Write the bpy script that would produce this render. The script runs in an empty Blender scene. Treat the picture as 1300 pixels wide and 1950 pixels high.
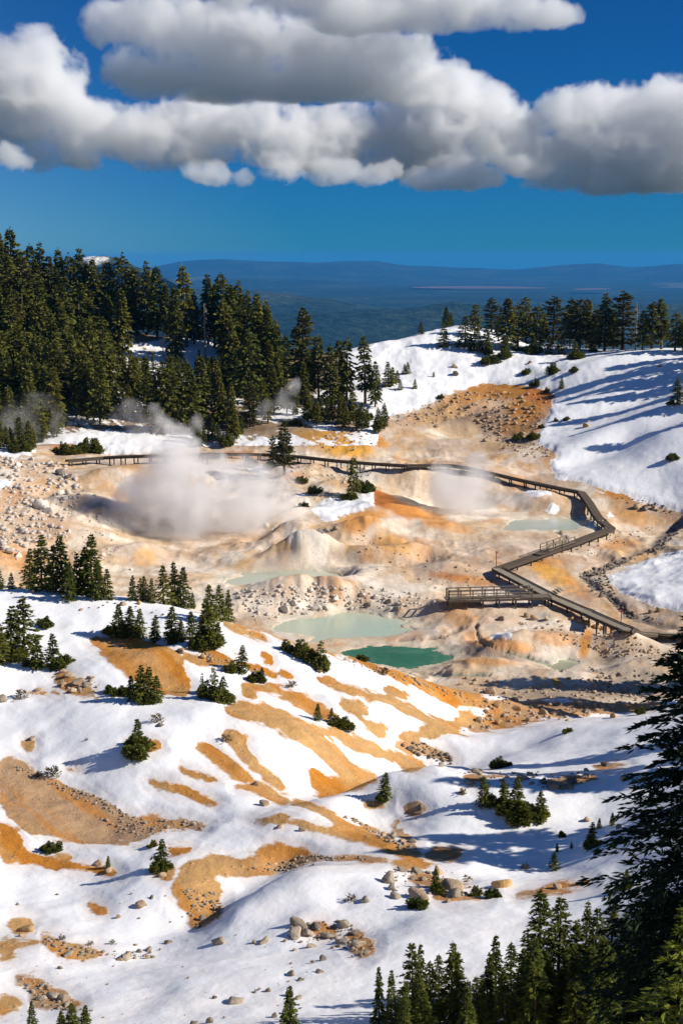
import bpy, bmesh, math, random
import numpy as np
from mathutils import Matrix, Vector, Euler

# ------------------------------------------------------------------ basics
SC = bpy.context.scene
COL = SC.collection
F = 2708.0                        # focal length in photograph pixels (photograph 1300 x 1950)
TH = math.radians(10.15)          # camera pitch below the horizon
CT, ST = math.cos(TH), math.sin(TH)
RNG = np.random.default_rng(7)
random.seed(7)


def ray(u, v):
    """photograph pixel -> (X/Y, Z/Y) of the sight line"""
    a = (np.asarray(u, float) - 650) / F
    b = (975 - np.asarray(v, float)) / F
    y = CT + b * ST
    return a / y, (b * CT - ST) / y


def pix(s, t):
    fw = CT - t * ST
    return 650 + F * s / fw, 975 - F * (ST + t * CT) / fw


def tag(o, label=None, cat=None, group=None, kind=None):
    if label: o['label'] = label
    if cat: o['category'] = cat
    if group: o['group'] = group
    if kind: o['kind'] = kind
    return o


def link(o, parent=None):
    COL.objects.link(o)
    if parent is not None:
        o.parent = parent
    return o


def np_mesh(name, V, faces, mats=(), smooth=False, attrs=None, midx=None):
    """faces: (n,k) int array, k = 3 or 4, or a list of such arrays"""
    me = bpy.data.meshes.new(name)
    V = np.asarray(V, np.float32)
    fl = faces if isinstance(faces, (list, tuple)) else [faces]
    fl = [np.asarray(f, np.int32) for f in fl if len(f)]
    loops = np.concatenate([f.ravel() for f in fl])
    tot = np.concatenate([np.full(len(f), f.shape[1], np.int32) for f in fl])
    start = np.concatenate([[0], np.cumsum(tot)[:-1]]).astype(np.int32)
    me.vertices.add(len(V)); me.vertices.foreach_set('co', V.ravel())
    me.loops.add(len(loops)); me.loops.foreach_set('vertex_index', loops)
    me.polygons.add(len(tot)); me.polygons.foreach_set('loop_start', start)
    me.polygons.foreach_set('loop_total', tot)
    if smooth:
        me.polygons.foreach_set('use_smooth', np.ones(len(tot), bool))
    if midx is not None:
        me.polygons.foreach_set('material_index', np.asarray(midx, np.int32))
    for k, a in (attrs or {}).items():
        a = np.asarray(a, np.float32)
        if a.ndim == 1:
            at = me.attributes.new(k, 'FLOAT', 'POINT'); at.data.foreach_set('value', a)
        else:
            at = me.attributes.new(k, 'FLOAT_COLOR', 'POINT')
            at.data.foreach_set('color', np.c_[a, np.ones(len(a), np.float32)].astype(np.float32).ravel())
    me.update(calc_edges=True); me.validate()
    for m in mats: me.materials.append(m)
    return me


# ------------------------------------------------------------------ noise
def _hash(ix, iy, iz, seed):
    h = (ix * 374761393 + iy * 668265263 + iz * 2147483647 + seed * 974634777) & 0xFFFFFFFF
    h = ((h ^ (h >> 13)) * 1274126177) & 0xFFFFFFFF
    h = ((h ^ (h >> 16)) * 2246822519) & 0xFFFFFFFF
    return ((h ^ (h >> 15)) & 0xFFFFFF) / float(0xFFFFFF)


def vnoise(x, y, seed=0):
    x = np.asarray(x, float); y = np.asarray(y, float)
    ix = np.floor(x).astype(np.int64); iy = np.floor(y).astype(np.int64)
    fx = x - ix; fy = y - iy
    fx = fx * fx * fx * (fx * (fx * 6 - 15) + 10); fy = fy * fy * fy * (fy * (fy * 6 - 15) + 10)
    z = np.zeros_like(ix)
    a = _hash(ix, iy, z, seed); b = _hash(ix + 1, iy, z, seed)
    c = _hash(ix, iy + 1, z, seed); d = _hash(ix + 1, iy + 1, z, seed)
    return (a + (b - a) * fx) * (1 - fy) + (c + (d - c) * fx) * fy


def fbm(x, y, scale, octv=4, seed=0, gain=.5, ridge=False):
    """about -1..1 ; scale = size in metres of the largest lumps"""
    x = np.asarray(x, float) / scale; y = np.asarray(y, float) / scale
    o = 0; amp = 1; n = 0
    for i in range(octv):
        a = .8 * i + seed
        ca, sa = math.cos(a), math.sin(a)
        v = vnoise(ca * x - sa * y + 17.3 * i, sa * x + ca * y - 9.1 * i, seed * 13 + i) * 2 - 1
        if ridge: v = 1 - 2 * abs(v)
        o = o + amp * v; n += amp; amp *= gain; x = x * 2.03; y = y * 2.03
    return o / n * 1.6


def sstep(x, a, b):
    t = np.clip((x - a) / (b - a), 0, 1)
    return t * t * (3 - 2 * t)


# ------------------------------------------------------------------ terrain: control points
# (photo column, photo row, distance in metres) where the ground is seen
CP = [
 (0,1950,45),(300,1950,43.5),(650,1950,42),(1000,1950,41),(1300,1950,40),
 (0,1850,53),(300,1850,51),(600,1850,49),(900,1850,47.5),(1150,1850,45),
 (0,1780,59.5),(200,1790,58),(600,1790,54.5),
 (0,1700,66),(200,1710,64.5),(330,1730,62),(405,1748,61.6),(340,1795,58.8),(470,1703,64.6),(530,1668,66.6),(540,1682,62.0),(440,1760,56.9),(370,1700,63),(450,1742,57.8),(310,1825,54.3),(500,1830,51.5),
 (600,1662,63.8),(650,1637,65.6),(750,1642,64),(700,1720,57.5),(800,1760,54),(850,1692,58.2),(1050,1750,52),(1200,1800,44.5),
 (150,1640,69.5),(0,1600,72.5),(300,1605,70.3),(450,1598,70),(500,1645,66.8),(560,1650,66),
 (600,1562,70),(520,1556,71.3),(740,1602,67.5),(790,1626,65.5),(690,1548,73.8),(600,1529,76.8),(750,1592,71.4),(850,1632,64.8),
 (300,1562,75.5),(380,1572,74),(250,1585,74.2),(100,1550,77),(0,1470,84),(150,1500,81.5),(0,1350,94),(0,1250,102),(0,1160,112),(0,1122,117),
 (265,1435,83.2),(300,1336,92.5),(450,1342,91.5),(150,1330,94),(300,1225,104),(150,1130,116),(150,1220,106),(300,1150,115),(430,1185,112),(530,1212,110),
 (650,1248,108),(760,1282,107),(850,1310,106),(935,1340,106),
 (500,1300,97.5),(600,1340,94.5),(700,1370,93.5),(820,1390,95),(600,1450,85),(500,1480,80.8),(400,1500,79),(400,1420,85),(700,1420,90),(550,1516,79),
 (650,1514,81.5),(700,1497,84.5),(800,1447,92),(900,1387,101.5),(960,1346,112),(1050,1331,118),(1200,1312,125),
 (640,1521,74.2),(700,1499,76),(800,1466,79),(900,1470,78.5),(720,1560,73.2),(800,1540,73.2),(950,1580,69),(1000,1650,62.2),(1150,1600,63),(1200,1480,74),
 (1270,1400,83),(1280,1346,93),(1100,1366,100),(1000,1381,101),(950,1400,96.5),(870,1412,94.5),(1000,1440,86),(1100,1450,81),(1100,1520,71.5),
 (1400,1450,70),(1400,1650,50),(1400,1330,90),
 (850,1232,143),(1000,1240,139),(1200,1262,136),(1000,1290,129),(1200,1296,129),(1000,1202,147),(1190,1203,148),(1300,1212,145),(880,1275,134.5),
 (900,1160,156),(650,1140,157.5),(500,1140,158.5),(780,1140,159),(600,1168,155.6),(440,1160,156),
 (780,1100,167),(945,1090,171),(1060,1122,163),(1150,1150,157),(1120,1100,170),(1200,1045,186),(1290,1000,201),(1100,1050,181),(1163,1014,193),
 (1050,950,210.5),(1000,975,205),(900,930,216),(850,890,229),(700,900,224),(780,960,205),(640,1000,193),(720,1040,184),(850,1040,185.5),(600,1040,181.5),
 (500,1000,196),(500,900,222),(350,900,222),(350,1000,198),(350,1080,178),(200,900,218),(200,1000,192),(60,900,214),(60,1000,186),(60,1080,170),(250,1080,174.5),
 (0,850,240),(200,845,244),(400,850,245),(550,840,246),(650,830,248),(720,820,251),(700,860,240),(600,870,237),
 (0,750,272),(0,650,302),(0,580,332),(100,600,330),(200,625,325),(300,640,322),(400,655,316),(480,680,306),(560,735,290),(640,765,276),(700,795,262),
 (200,750,274),(400,750,278),(550,780,268),(100,680,298),(300,700,297),
 (725,790,268),(720,658,318),(750,700,300),(800,640,325),(870,622,332),(950,640,325),(1050,660,318),(1150,668,310),(1250,665,298),(1300,668,290),(690,662,316),
 (800,740,284),(900,700,298),(1050,720,282),(1180,720,272),(1290,720,264),(1200,800,243),(1290,800,236),(1100,830,242),(935,737,287),(1050,752,275),
 (960,800,263),(850,800,266),(900,860,243),(800,850,246),(1010,860,238),(1060,910,222),(1200,940,211),(1290,962,205),(1200,880,224),(1290,880,216),
 (1300,1060,176),(1220,1100,167),(1300,1140,155),(1180,1110,167),
 (1450,720,240),(1450,900,200),(1450,1060,165),(1450,1200,138),(-150,1125,118),(-150,1400,88),(-150,1700,64),(-150,900,208),(-150,650,300),(-150,560,335),
]
# ground that the photograph does not show: (photo column, distance, height)
CH = [(650,1.6,-1.9),(100,1.6,-1.9),(1200,1.6,-1.9),(650,8,-6.5),(650,18,-12.2),(0,18,-12.2),(1300,18,-11.8),(650,30,-18.3),(0,30,-18.6),(1300,28,-17.2),(1600,30,-16.5),(1600,18,-11),
 (-500,30,-18.6),(-500,80,-29),(-500,150,-30),(-500,250,-24),(-500,340,-5),(1900,80,-18),(1900,150,-26),(1900,250,-20),(1900,340,-18),(1900,45,-17),
 (0,126,-33),(-150,127,-32.5),(150,126,-33.2),(300,125,-34.6),(430,122,-36),(530,120,-37),(650,119,-38.4),(760,117,-38.8),(850,115,-38.3),(650,130,-39.6),(430,140,-38.8),(150,145,-37),(850,125,-39),
 (1280,108,-37),(1400,112,-36),
 (0,385,-18),(200,378,-26),(400,368,-30),(560,338,-35),(700,345,-38),(720,372,-40),(870,385,-34),(1050,375,-34),(1250,355,-32),(1450,340,-30),(-150,385,-14),
 (0,440,-60),(400,440,-62),(800,440,-64),(1300,440,-62),(-500,440,-55),(1900,440,-60)]
_s, _t = ray([c[0] for c in CP], [c[1] for c in CP])
_y = np.array([c[2] for c in CP], float)
_s2, _ = ray([c[0] for c in CH], [900] * len(CH))
_y2 = np.array([c[1] for c in CH], float)
_t2 = np.array([c[2] for c in CH]) / _y2
PS = np.r_[_s, _s2]; PL = np.log(np.r_[_y, _y2]); PT = np.r_[_t, _t2]


def _U(r2):
    return np.where(r2 > 1e-14, r2 * np.log(np.maximum(r2, 1e-14)), 0)


_n = len(PS)
_A = np.zeros((_n + 3, _n + 3))
_A[:_n, :_n] = _U((PS[:, None] - PS) ** 2 + (PL[:, None] - PL) ** 2) + np.eye(_n) * 2e-4
_A[:_n, _n:] = np.c_[np.ones(_n), PS, PL]; _A[_n:, :_n] = _A[:_n, _n:].T
_W = np.linalg.solve(_A, np.r_[PT, 0, 0, 0])


def tps(s, l):
    o = _W[_n] + _W[_n + 1] * s + _W[_n + 2] * l
    for i in range(_n):
        o = o + _W[i] * _U((s - PS[i]) ** 2 + (l - PL[i]) ** 2)
    return o


# the grid: columns run away from the camera's foot, rows across
S_IN = np.linspace(-.262, .262, 640)
S_C = np.r_[np.linspace(-.8, -.29, 40), np.linspace(-.285, -.2635, 12), S_IN, np.linspace(.2635, .285, 12), np.linspace(.29, .8, 40)]
Y_R = np.r_[np.linspace(1.6, 36, 36), np.exp(np.linspace(math.log(36.5), math.log(345), 900)), np.linspace(346, 440, 40)]
NS, NY = len(S_C), len(Y_R)
GS, GY = np.meshgrid(S_C, Y_R)                      # (NY, NS)
# spline on a coarser grid, then bilinear: it is smooth
_cs = np.r_[np.linspace(-.8, -.27, 24), np.linspace(-.265, .265, 220), np.linspace(.27, .8, 24)]
_cl = np.r_[np.linspace(math.log(1.6), math.log(36), 24), np.linspace(math.log(36.4), math.log(345), 320), np.linspace(math.log(346), math.log(440), 20)]
_cg = tps(*np.meshgrid(_cs, _cl))


def bil(gx, gy, G, x, y):
    ix = np.clip(np.searchsorted(gx, x) - 1, 0, len(gx) - 2); iy = np.clip(np.searchsorted(gy, y) - 1, 0, len(gy) - 2)
    fx = (x - gx[ix]) / (gx[ix + 1] - gx[ix]); fy = (y - gy[iy]) / (gy[iy + 1] - gy[iy])
    return (G[iy, ix] * (1 - fx) + G[iy, ix + 1] * fx) * (1 - fy) + (G[iy + 1, ix] * (1 - fx) + G[iy + 1, ix + 1] * fx) * fy


GZ = bil(_cs, _cl, _cg, GS.ravel(), np.log(GY).ravel()).reshape(NY, NS) * GY
GX = GS * GY


def hit_s(s, t, lift=0.0, ymin=3.0, Z=None):
    """first point where the sight line (s,t) meets the ground raised by lift -> distance or None"""
    Z = GZ if Z is None else Z
    j = int(np.clip(np.searchsorted(S_C, s) - 1, 0, NS - 2)); f = (s - S_C[j]) / (S_C[j + 1] - S_C[j])
    z = Z[:, j] * (1 - f) + Z[:, j + 1] * f
    d = (z + lift) / Y_R - t
    k = np.nonzero((d[1:] >= 0) & (d[:-1] < 0) & (Y_R[1:] > ymin))[0]
    if len(k) == 0: return None
    k = k[0]
    g = d[k] / (d[k] - d[k + 1])
    return Y_R[k] + g * (Y_R[k + 1] - Y_R[k])


def gz(x, y):
    """height of the finished ground"""
    s = x / y
    return float(bil(S_C, Y_R, GZ, np.array([s]), np.array([y]))[0])


def at(u, v, lift=0.0, ymin=3.0, fallback=None):
    """the point of the ground seen at a pixel of the photograph"""
    s, t = ray(u, v); s = float(s); t = float(t)
    y = hit_s(s, t, lift, ymin)
    k = 0
    while y is None and k < 40 and fallback is None:
        k += 1; v += 2
        _, t = ray(u, v); y = hit_s(s, float(t), lift, ymin)
    if y is None: y = fallback or 200.
    return Vector((s * y, y, gz(s * y, y)))

# ------------------------------------------------------------------ terrain: relief
def world_bump(u, v, rx, ry, h, rot=0, pw=2):
    """a hump (or hollow) of the ground, centred where the photograph shows it"""
    global GZ
    p = at(u, v)
    dx = GX - p.x; dy = GY - p.y
    c, s = math.cos(rot), math.sin(rot)
    q = ((c * dx + s * dy) / rx) ** 2 + ((-s * dx + c * dy) / ry) ** 2
    GZ = GZ + h * np.exp(-q ** (pw / 2))


BUMPS = [
 (1150,700,14,5,1.3,.3),(1235,755,14,4,-1.0,.3),(1190,825,14,5,1.2,.3),(1100,780,8,4,.6,.4),(1280,700,8,4,.9,0),(1120,870,9,3,-.6,.3),
 (600,1045,5,1.2,1.0,.1),(650,1050,2,2,-.9,0),(690,1040,2.5,1.5,-.8,.4),(810,1060,2,1.8,-.9,0),(850,1085,3,1.6,.7,0),(760,1000,4,1.5,.6,.6),(820,975,3,1.5,-.5,.6),(560,985,4,1.6,.8,.4),(460,1000,3,2,-.9,0),(380,880,5,2,.8,.2),(160,930,2.5,1.5,-.2,0),(210,985,3,1.5,.8,.4),(930,1215,3,1,-.35,0),(1050,1230,2.5,1,-.4,0),(1140,1255,3,1.5,-.7,0),(1200,1250,3,1.6,.6,0),(1090,1265,4,1.2,-.4,0),  # column, row, half-size across, half-size away, height
 (870,945,5,4,-2.2,0),(905,905,6,4,1.0,0),(800,935,5,4,-1.2,0),(770,905,5,5,.8,0),
 (1030,955,4,4,.8,0),(980,965,3,2.5,-.6,0),
 (620,1050,7,1.6,1.6,0),(545,1020,4,3,1.3,0),(500,1010,3,3,-1.2,0),(700,1015,5,3,1.0,.5),(660,1060,3.5,3,-1.0,0),(760,1070,4,2.5,-.8,0),(790,1055,4,2,.7,0),
 (700,1000,4,3,.7,.4),(840,1010,5,3,.7,0),(740,975,5,2.5,.8,.3),
 (540,1130,4,2.2,1.1,0),(620,1128,4,2,1.0,0),(700,1140,5,2,.8,0),(790,1150,4,2,.7,0),(850,1155,4,2,.6,0),
 (900,1235,6,2,.5,0),(1010,1240,7,2.5,.9,0),(1090,1225,6,2.5,.9,0),(850,1265,3,1.5,.5,0),(960,1275,5,1.8,.8,0),(905,1250,4,1,-.4,0),
 (1180,1240,5,2.5,.9,0),(1230,1280,4,2,.8,0),(1080,1290,5,2,.7,0),(1000,1215,5,2,.6,0),
 (180,960,5,4,.9,0),(110,930,4,4,-.25,0),(250,1000,5,5,-.3,0),(240,915,6,4,1.3,0),(330,900,7,3,1.2,0),(270,1060,3,3,1.1,0),(300,980,4,4,-.35,0),
 (430,930,6,4,-.7,0),(480,960,4,3,.8,0),
 (950,800,8,4,1.0,0),(880,820,6,3,-.8,0),(1000,785,6,3,.9,0),(1190,830,3,4,-.35,0),
 (1260,850,6,6,1.0,0),(1180,900,8,5,.6,0),
 (250,1270,6,3,.5,.3),(400,1380,5,3,.5,0),(560,1400,5,3,.4,0),(470,1530,3,2,.3,0),
 (900,1500,5,3,.7,0),(1000,1540,4,3,.5,0),(760,1480,3,2,.3,0),(1150,1540,4,3,-.6,0),(1080,1630,4,3,-.5,0),
 (560,1690,4,2.5,.6,0),(740,1700,2.5,1.5,.35,0),(860,1790,4,3,.4,0),(570,1775,2,1.5,.35,0),(380,1640,3,1.5,.3,0),
 (1000,1350,5,2,.4,0),(880,1430,4,2,.5,0),(1010,1400,6,2.5,.5,0),
]
for b in BUMPS: world_bump(*b[:4], b[4] * (1.45 if b[1] < 1330 and b[1] > 780 else 1.0), *b[5:])

X, Y = GX, GY
px_m = F / Y                                           # photo pixels per metre
mid = sstep(Y, 112, 130)
_U0, _V0 = pix(GS, GZ / GY)
forest_w = sstep(Y, 236, 250) * sstep(730 - _U0, 0, 40)
right_w = sstep(Y, 200, 225) * sstep(_U0, 1000, 1120)
hum = fbm(X, Y, 10, 3, 3) * .40 + fbm(X, Y, 4, 3, 11, ridge=True) * .10 + fbm(X, Y, 1.1, 2, 5) * .04 + np.clip(fbm(X * 1.0, Y * .7, 7, 4, 14, gain=.55, ridge=True), -.5, 1) * .42 * sstep(fbm(X, Y, 16, 2, 15), -.35, .5)
GZ = GZ + mid * (1 - right_w * .7) * hum * (1 - .4 * forest_w)
GZ = GZ + (1 - mid) * sstep(Y, 30, 45) * (fbm(X, Y, 7, 3, 21) * .28 + fbm(X, Y, 1.8, 2, 22) * .035)

# ------------------------------------------------------------------ pools (photo outline, level)
POOLS = {
 'pale': (-39.9, [(512,1192),(540,1181),(600,1174),(660,1170),(720,1172),(762,1180),(790,1183),(800,1188),(770,1195),(768,1205),(752,1213),(720,1216),(690,1213),(650,1217),(610,1222),(570,1215),(535,1206)]),
 'green': (-40.0, [(640,1240),(690,1231),(720,1228),(770,1228),(812,1233),(838,1240),(862,1254),(845,1263),(815,1272),(780,1276),(720,1268),(680,1260),(650,1250)]),
 'upper': (-38.9, [(420,1104),(470,1092),(520,1088),(580,1087),(630,1092),(650,1101),(632,1110),(580,1113),(520,1113),(460,1115)]),
 'boardwalk': (-37.25, [(955,1003),(975,993),(1010,988),(1050,986),(1090,987),(1112,994),(1117,1004),(1090,1010),(1050,1012),(1010,1010),(975,1010)]),
 'gully': (-39.35, [(1035,1265),(1060,1261),(1085,1263),(1100,1269),(1085,1277),(1065,1280),(1045,1274)]),
}


def flat_poly(pts, z):
    s, t = ray([p[0] for p in pts], [p[1] for p in pts])
    y = z / t
    return np.c_[s * y, y]


def smooth_closed(P, n=3):
    P = np.asarray(P, float)
    for _ in range(n):
        Q = np.roll(P, -1, 0)
        P = np.stack([P * .75 + Q * .25, P * .25 + Q * .75], 1).reshape(-1, 2)
    return P


def poly_sd(px, py, poly):
    """signed distance, positive inside"""
    P = np.asarray(poly, float); Q = np.roll(P, -1, 0)
    d2 = np.full(px.shape, 1e18); ins = np.zeros(px.shape, bool)
    for (x0, y0), (x1, y1) in zip(P, Q):
        ex, ey = x1 - x0, y1 - y0
        wx, wy = px - x0, py - y0
        t = np.clip((wx * ex + wy * ey) / (ex * ex + ey * ey + 1e-12), 0, 1)
        d2 = np.minimum(d2, (wx - t * ex) ** 2 + (wy - t * ey) ** 2)
        c = ((y0 <= py) & (y1 > py)) | ((y1 <= py) & (y0 > py))
        ins ^= c & (wx < ex * wy / (ey if abs(ey) > 1e-12 else 1e-12))
    return np.where(ins, 1, -1) * np.sqrt(d2)


POOLW = {}
pool_sd = np.full(GX.shape, -99.)
for k, (z, pts) in sorted(POOLS.items(), key=lambda q: -q[1][0]):
    W = smooth_closed(flat_poly(pts, z), 2)
    POOLW[k] = (z, W)
    m = (GX > W[:, 0].min() - 9) & (GX < W[:, 0].max() + 9) & (GY > W[:, 1].min() - 9) & (GY < W[:, 1].max() + 9)
    sd = poly_sd(GX[m], GY[m], W) + fbm(GX[m], GY[m], 3.6, 4, 31) * 1.25
    z0 = GZ[m]
    bank = z + .06 + .10 * np.maximum(-sd, 0)
    w = sstep(-sd, .2, 6.)
    zn = np.where(sd > 0, z - .5 * sstep(sd, -.2, 1.0), bank * (1 - w) + z0 * w)
    # nothing on the near side may stand in the way of the water, nor sink below its level
    zn = np.where((sd <= 0) & (sd > -2.5), np.maximum(zn, z + .05), zn)
    GZ[m] = zn
    pool_sd[m] = np.maximum(pool_sd[m], sd)

# ------------------------------------------------------------------ snow and bare ground, outlined where the photograph shows them
GU, GV = pix(GS, GZ / GY)
near = Y < 118
vis = (abs(GS) < .285) & (Y > 36)


def field_sd(poly, zone):
    P = np.asarray(poly, float)
    m = zone & vis & (GU > P[:, 0].min() - 40) & (GU < P[:, 0].max() + 40) & (GV > P[:, 1].min() - 40) & (GV < P[:, 1].max() + 40)
    o = np.full(GX.shape, -40.)
    if m.any(): o[m] = poly_sd(GU[m], GV[m], smooth_closed(P, 1))
    return o


BARE = {  # near ground: patches the snow has left
 'ochre': [
  [(162,1217),(220,1211),(280,1220),(345,1245),(357,1285),(367,1322),(320,1324),(300,1320),(250,1294),(235,1277),(200,1245)],
  [(375,1232),(430,1245),(470,1262),(520,1282),(525,1288),(475,1275),(430,1264),(390,1247)],
  [(457,1302),(480,1300),(525,1305),(565,1320),(600,1335),(645,1360),(650,1370),(600,1362),(575,1352),(540,1332),(505,1320),(485,1317),(487,1335),(465,1330)],
  [(367,1417),(400,1417),(425,1435),(455,1460),(482,1485),(470,1491),(435,1470),(400,1450)],
  [(342,1467),(360,1465),(395,1477),(412,1487),(390,1490),(360,1478)],
  [(445,1498),(480,1490),(500,1496),(555,1522),(540,1529),(520,1518),(485,1503)],
  [(640,1246),(700,1260),(760,1278),(830,1293),(890,1316),(938,1338),(930,1346),(870,1340),(845,1336),(800,1312),(760,1294),(700,1272)],
  [(800,1305),(850,1318),(860,1337),(830,1332)],
  [(580,1467),(600,1462),(630,1480),(655,1493),(700,1478),(722,1482),(690,1500),(650,1514),(615,1522),(595,1507)],
  [(0,1560),(30,1570),(45,1600),(45,1615),(80,1632),(135,1640),(185,1652),(220,1660),(215,1667),(140,1654),(75,1652),(0,1640)],
  [(500,1615),(545,1610),(575,1614),(594,1627),(550,1640),(500,1655),(470,1662),(480,1630)],
  [(320,1610),(350,1611),(364,1617),(345,1624),(330,1629),(320,1620)],
  [(168,1722),(192,1726),(203,1738),(180,1738)],[(502,1238),(520,1248),(515,1258),(500,1250)],
  [(505,1256),(520,1260),(518,1268),(506,1264)],[(535,1276),(555,1284),(552,1290),(536,1284)],
 ],
 'tan': [
  [(345,1245),(380,1250),(415,1260),(412,1270),(370,1264)],
  [(430,1340),(465,1332),(500,1340),(550,1360),(600,1385),(650,1390),(700,1407),(750,1430),(817,1457),(800,1469),(770,1470),(755,1453),(710,1438),(650,1413),(608,1396),(640,1432),(680,1458),(722,1482),(690,1500),(655,1500),(660,1490),(640,1460),(600,1435),(570,1415),(530,1390),(490,1373),(440,1364)],
  [(425,1395),(450,1390),(472,1405),(470,1425),(480,1445),(505,1470),(535,1482),(540,1508),(515,1496),(480,1465),(450,1440),(435,1415)],
  [(282,1485),(310,1491),(360,1504),(412,1524),(409,1532),(350,1517),(310,1503)],
  [(650,1302),(700,1315),(750,1332),(800,1357),(840,1371),(870,1370),(888,1352),(905,1366),(930,1364),(895,1386),(850,1398),(810,1410),(770,1412),(757,1400),(775,1393),(820,1385),(805,1371),(750,1347),(700,1330),(650,1314),(600,1292),(625,1290)],
  [(640,1325),(680,1338),(702,1357),(685,1362),(690,1374),(740,1380),(727,1408),(710,1400),(680,1367),(650,1347)],
  [(730,1310),(765,1315),(784,1326),(750,1323)],
  [(425,1182),(450,1190),(500,1205),(512,1221),(485,1218),(450,1200)],
  [(500,1199),(550,1214),(600,1231),(650,1246),(650,1253),(600,1242),(550,1224)],
  [(467,1559),(520,1553),(565,1561),(600,1569),(640,1571),(632,1560),(600,1541),(555,1530),(560,1522),(585,1524),(625,1543),(655,1562),(700,1579),(740,1594),(790,1618),(802,1626),(760,1632),(700,1612),(650,1598),(600,1583),(550,1573),(500,1566)],
  [(362,1635),(415,1630),(465,1636),(480,1625),(500,1655),(470,1663),(435,1666),(412,1660),(402,1672),(420,1690),(417,1720),(422,1745),(400,1758),(380,1771),(362,1762),(360,1742),(345,1725),(333,1705),(331,1680),(345,1665),(350,1650)],
  [(0,1780),(50,1789),(76,1795),(30,1804),(25,1824),(0,1829)],
  [(22,1752),(42,1744),(62,1752),(66,1770),(52,1785),(30,1785),(20,1770)],
  [(75,1775),(100,1779),(145,1804),(196,1814),(160,1823),(120,1821),(90,1801)],
  [(740,1640),(790,1634),(822,1648),(800,1656),(765,1652)],
  [(640,1186),(650,1180),(655,1190)],
  [(0,1897),(30,1902),(40,1918),(15,1925),(0,1945)],[(45,1550),(75,1586),(60,1588),(40,1572)],
  [(248,1418),(275,1415),(302,1412),(300,1425),(270,1440),(250,1436)],[(690,1535),(720,1528),(740,1536),(715,1541)],
  [(100,1632),(130,1628),(140,1640)],[(295,1655),(320,1651),(333,1664),(325,1676),(300,1670)],[(48,1410),(62,1412),(66,1424),(52,1424)],[(130,1462),(155,1466),(158,1473),(138,1470)],
  [(105,1290),(130,1280),(190,1320),(190,1325),(150,1322),(120,1312)],[(30,1316),(100,1316),(120,1322),(60,1322)],
 ],
 'brown': [
  [(0,1440),(35,1452),(75,1482),(150,1499),(195,1521),(250,1552),(262,1557),(300,1559),(330,1562),(380,1564),(390,1578),(330,1577),(300,1586),(270,1601),(245,1604),(165,1607),(110,1601),(85,1588),(50,1575),(0,1548)],
  [(460,1660),(525,1645),(590,1630),(650,1630),(720,1634),(742,1640),(650,1638),(575,1646),(530,1663),(450,1666)],
  [(25,1865),(75,1859),(90,1874),(127,1885),(156,1925),(100,1924),(60,1911),(65,1880)],
  [(815,1622),(860,1616),(882,1622),(866,1638),(830,1643),(812,1638)],
  [(835,1697),(875,1706),(920,1711),(916,1717),(865,1719),(832,1711)],
  [(975,1706),(1030,1694),(1060,1681),(1120,1679),(1117,1688),(1060,1693),(1020,1703)],
  [(750,1415),(800,1411),(857,1435),(863,1456),(820,1441),(770,1431)],
  [(935,1336),(980,1328),(1050,1338),(1150,1333),(1262,1339),(1262,1349),(1150,1358),(1080,1363),(1000,1376),(930,1391),(880,1396),(898,1381),(930,1364)],
  [(885,1478),(930,1472),(960,1476),(940,1484),(900,1490)],[(1040,1491),(1105,1480),(1130,1473),(1130,1480),(1060,1500)],
  [(770,1532),(800,1522),(810,1534),(795,1552),(780,1552)],[(1130,1456),(1190,1448),(1200,1454),(1140,1466)],
  [(740,1578),(760,1570),(800,1616),(790,1621)],[(585,1770),(610,1758),(640,1772),(620,1784)],[(660,1782),(690,1775),(716,1800),(692,1822),(668,1805)],
  [(770,1676),(800,1668),(850,1678),(900,1694),(850,1694),(800,1686)],
 ],
}
SNOW_MID = [
  [(597,962),(625,945),(660,950),(690,942),(713,934),(716,956),(690,973),(650,983),(625,999),(608,985)],
  [(995,937),(1020,931),(1048,936),(1040,946),(1008,951)],
  [(1040,964),(1055,958),(1067,967),(1050,977)],
  [(933,1211),(970,1201),(982,1207),(950,1220)],
  [(1100,983),(1120,980),(1139,1002),(1125,1008)],
  [(1147,1102),(1185,1085),(1225,1067),(1300,1045),(1400,1020),(1400,1170),(1300,1162),(1265,1163),(1225,1151),(1190,1136)],
  [(-20,905),(25,913),(26,928),(-20,935)],[(1155,980),(1166,978),(1168,985),(1158,986)],
  [(650,700),(690,760),(700,790),(730,797),(795,781),(850,753),(890,738),(935,731),(995,732),(1055,745),(1050,770),(1037,800),(1020,830),(1020,845),(1065,860),(1040,885),(1045,900),(1065,915),(1115,925),(1140,937),(1190,945),(1225,957),(1250,967),(1420,1000),(1420,500),(650,500)],
  [(450,775),(520,770),(560,775),(630,790),(640,818),(600,820),(560,800),(500,795)],
  [(110,822),(240,818),(330,830),(330,860),(235,868),(150,858)],[(-20,848),(60,840),(70,866),(20,872),(-20,868)],
  [(465,890),(500,885),(520,900),(490,908)],[(565,935),(590,938),(588,946),(566,943)],
]
snow = np.full(GX.shape, 30.)                          # photo pixels, positive = snow lies
coln = np.zeros(GX.shape + (3,))
ochre = np.array((.50, .185, .010)); tan = np.array((.50, .295, .115)); brown = np.array((.42, .275, .16))
nb = fbm(X, Y, 4, 4, 41) ; nb2 = fbm(X, Y, 1.2, 3, 42)
wig = (fbm(X, Y, 1.4, 4, 51, gain=.6) * .20 + fbm(.84 * X + .54 * Y, (.54 * X - .84 * Y) * .12, .9, 4, 63, gain=.65) * .26 * sstep(Y, 60, 75)) * px_m * np.where(near, .8, 1.6)
mixw = np.zeros(GX.shape) + 1e-3
coln[:] = tan * 1e-3
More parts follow.
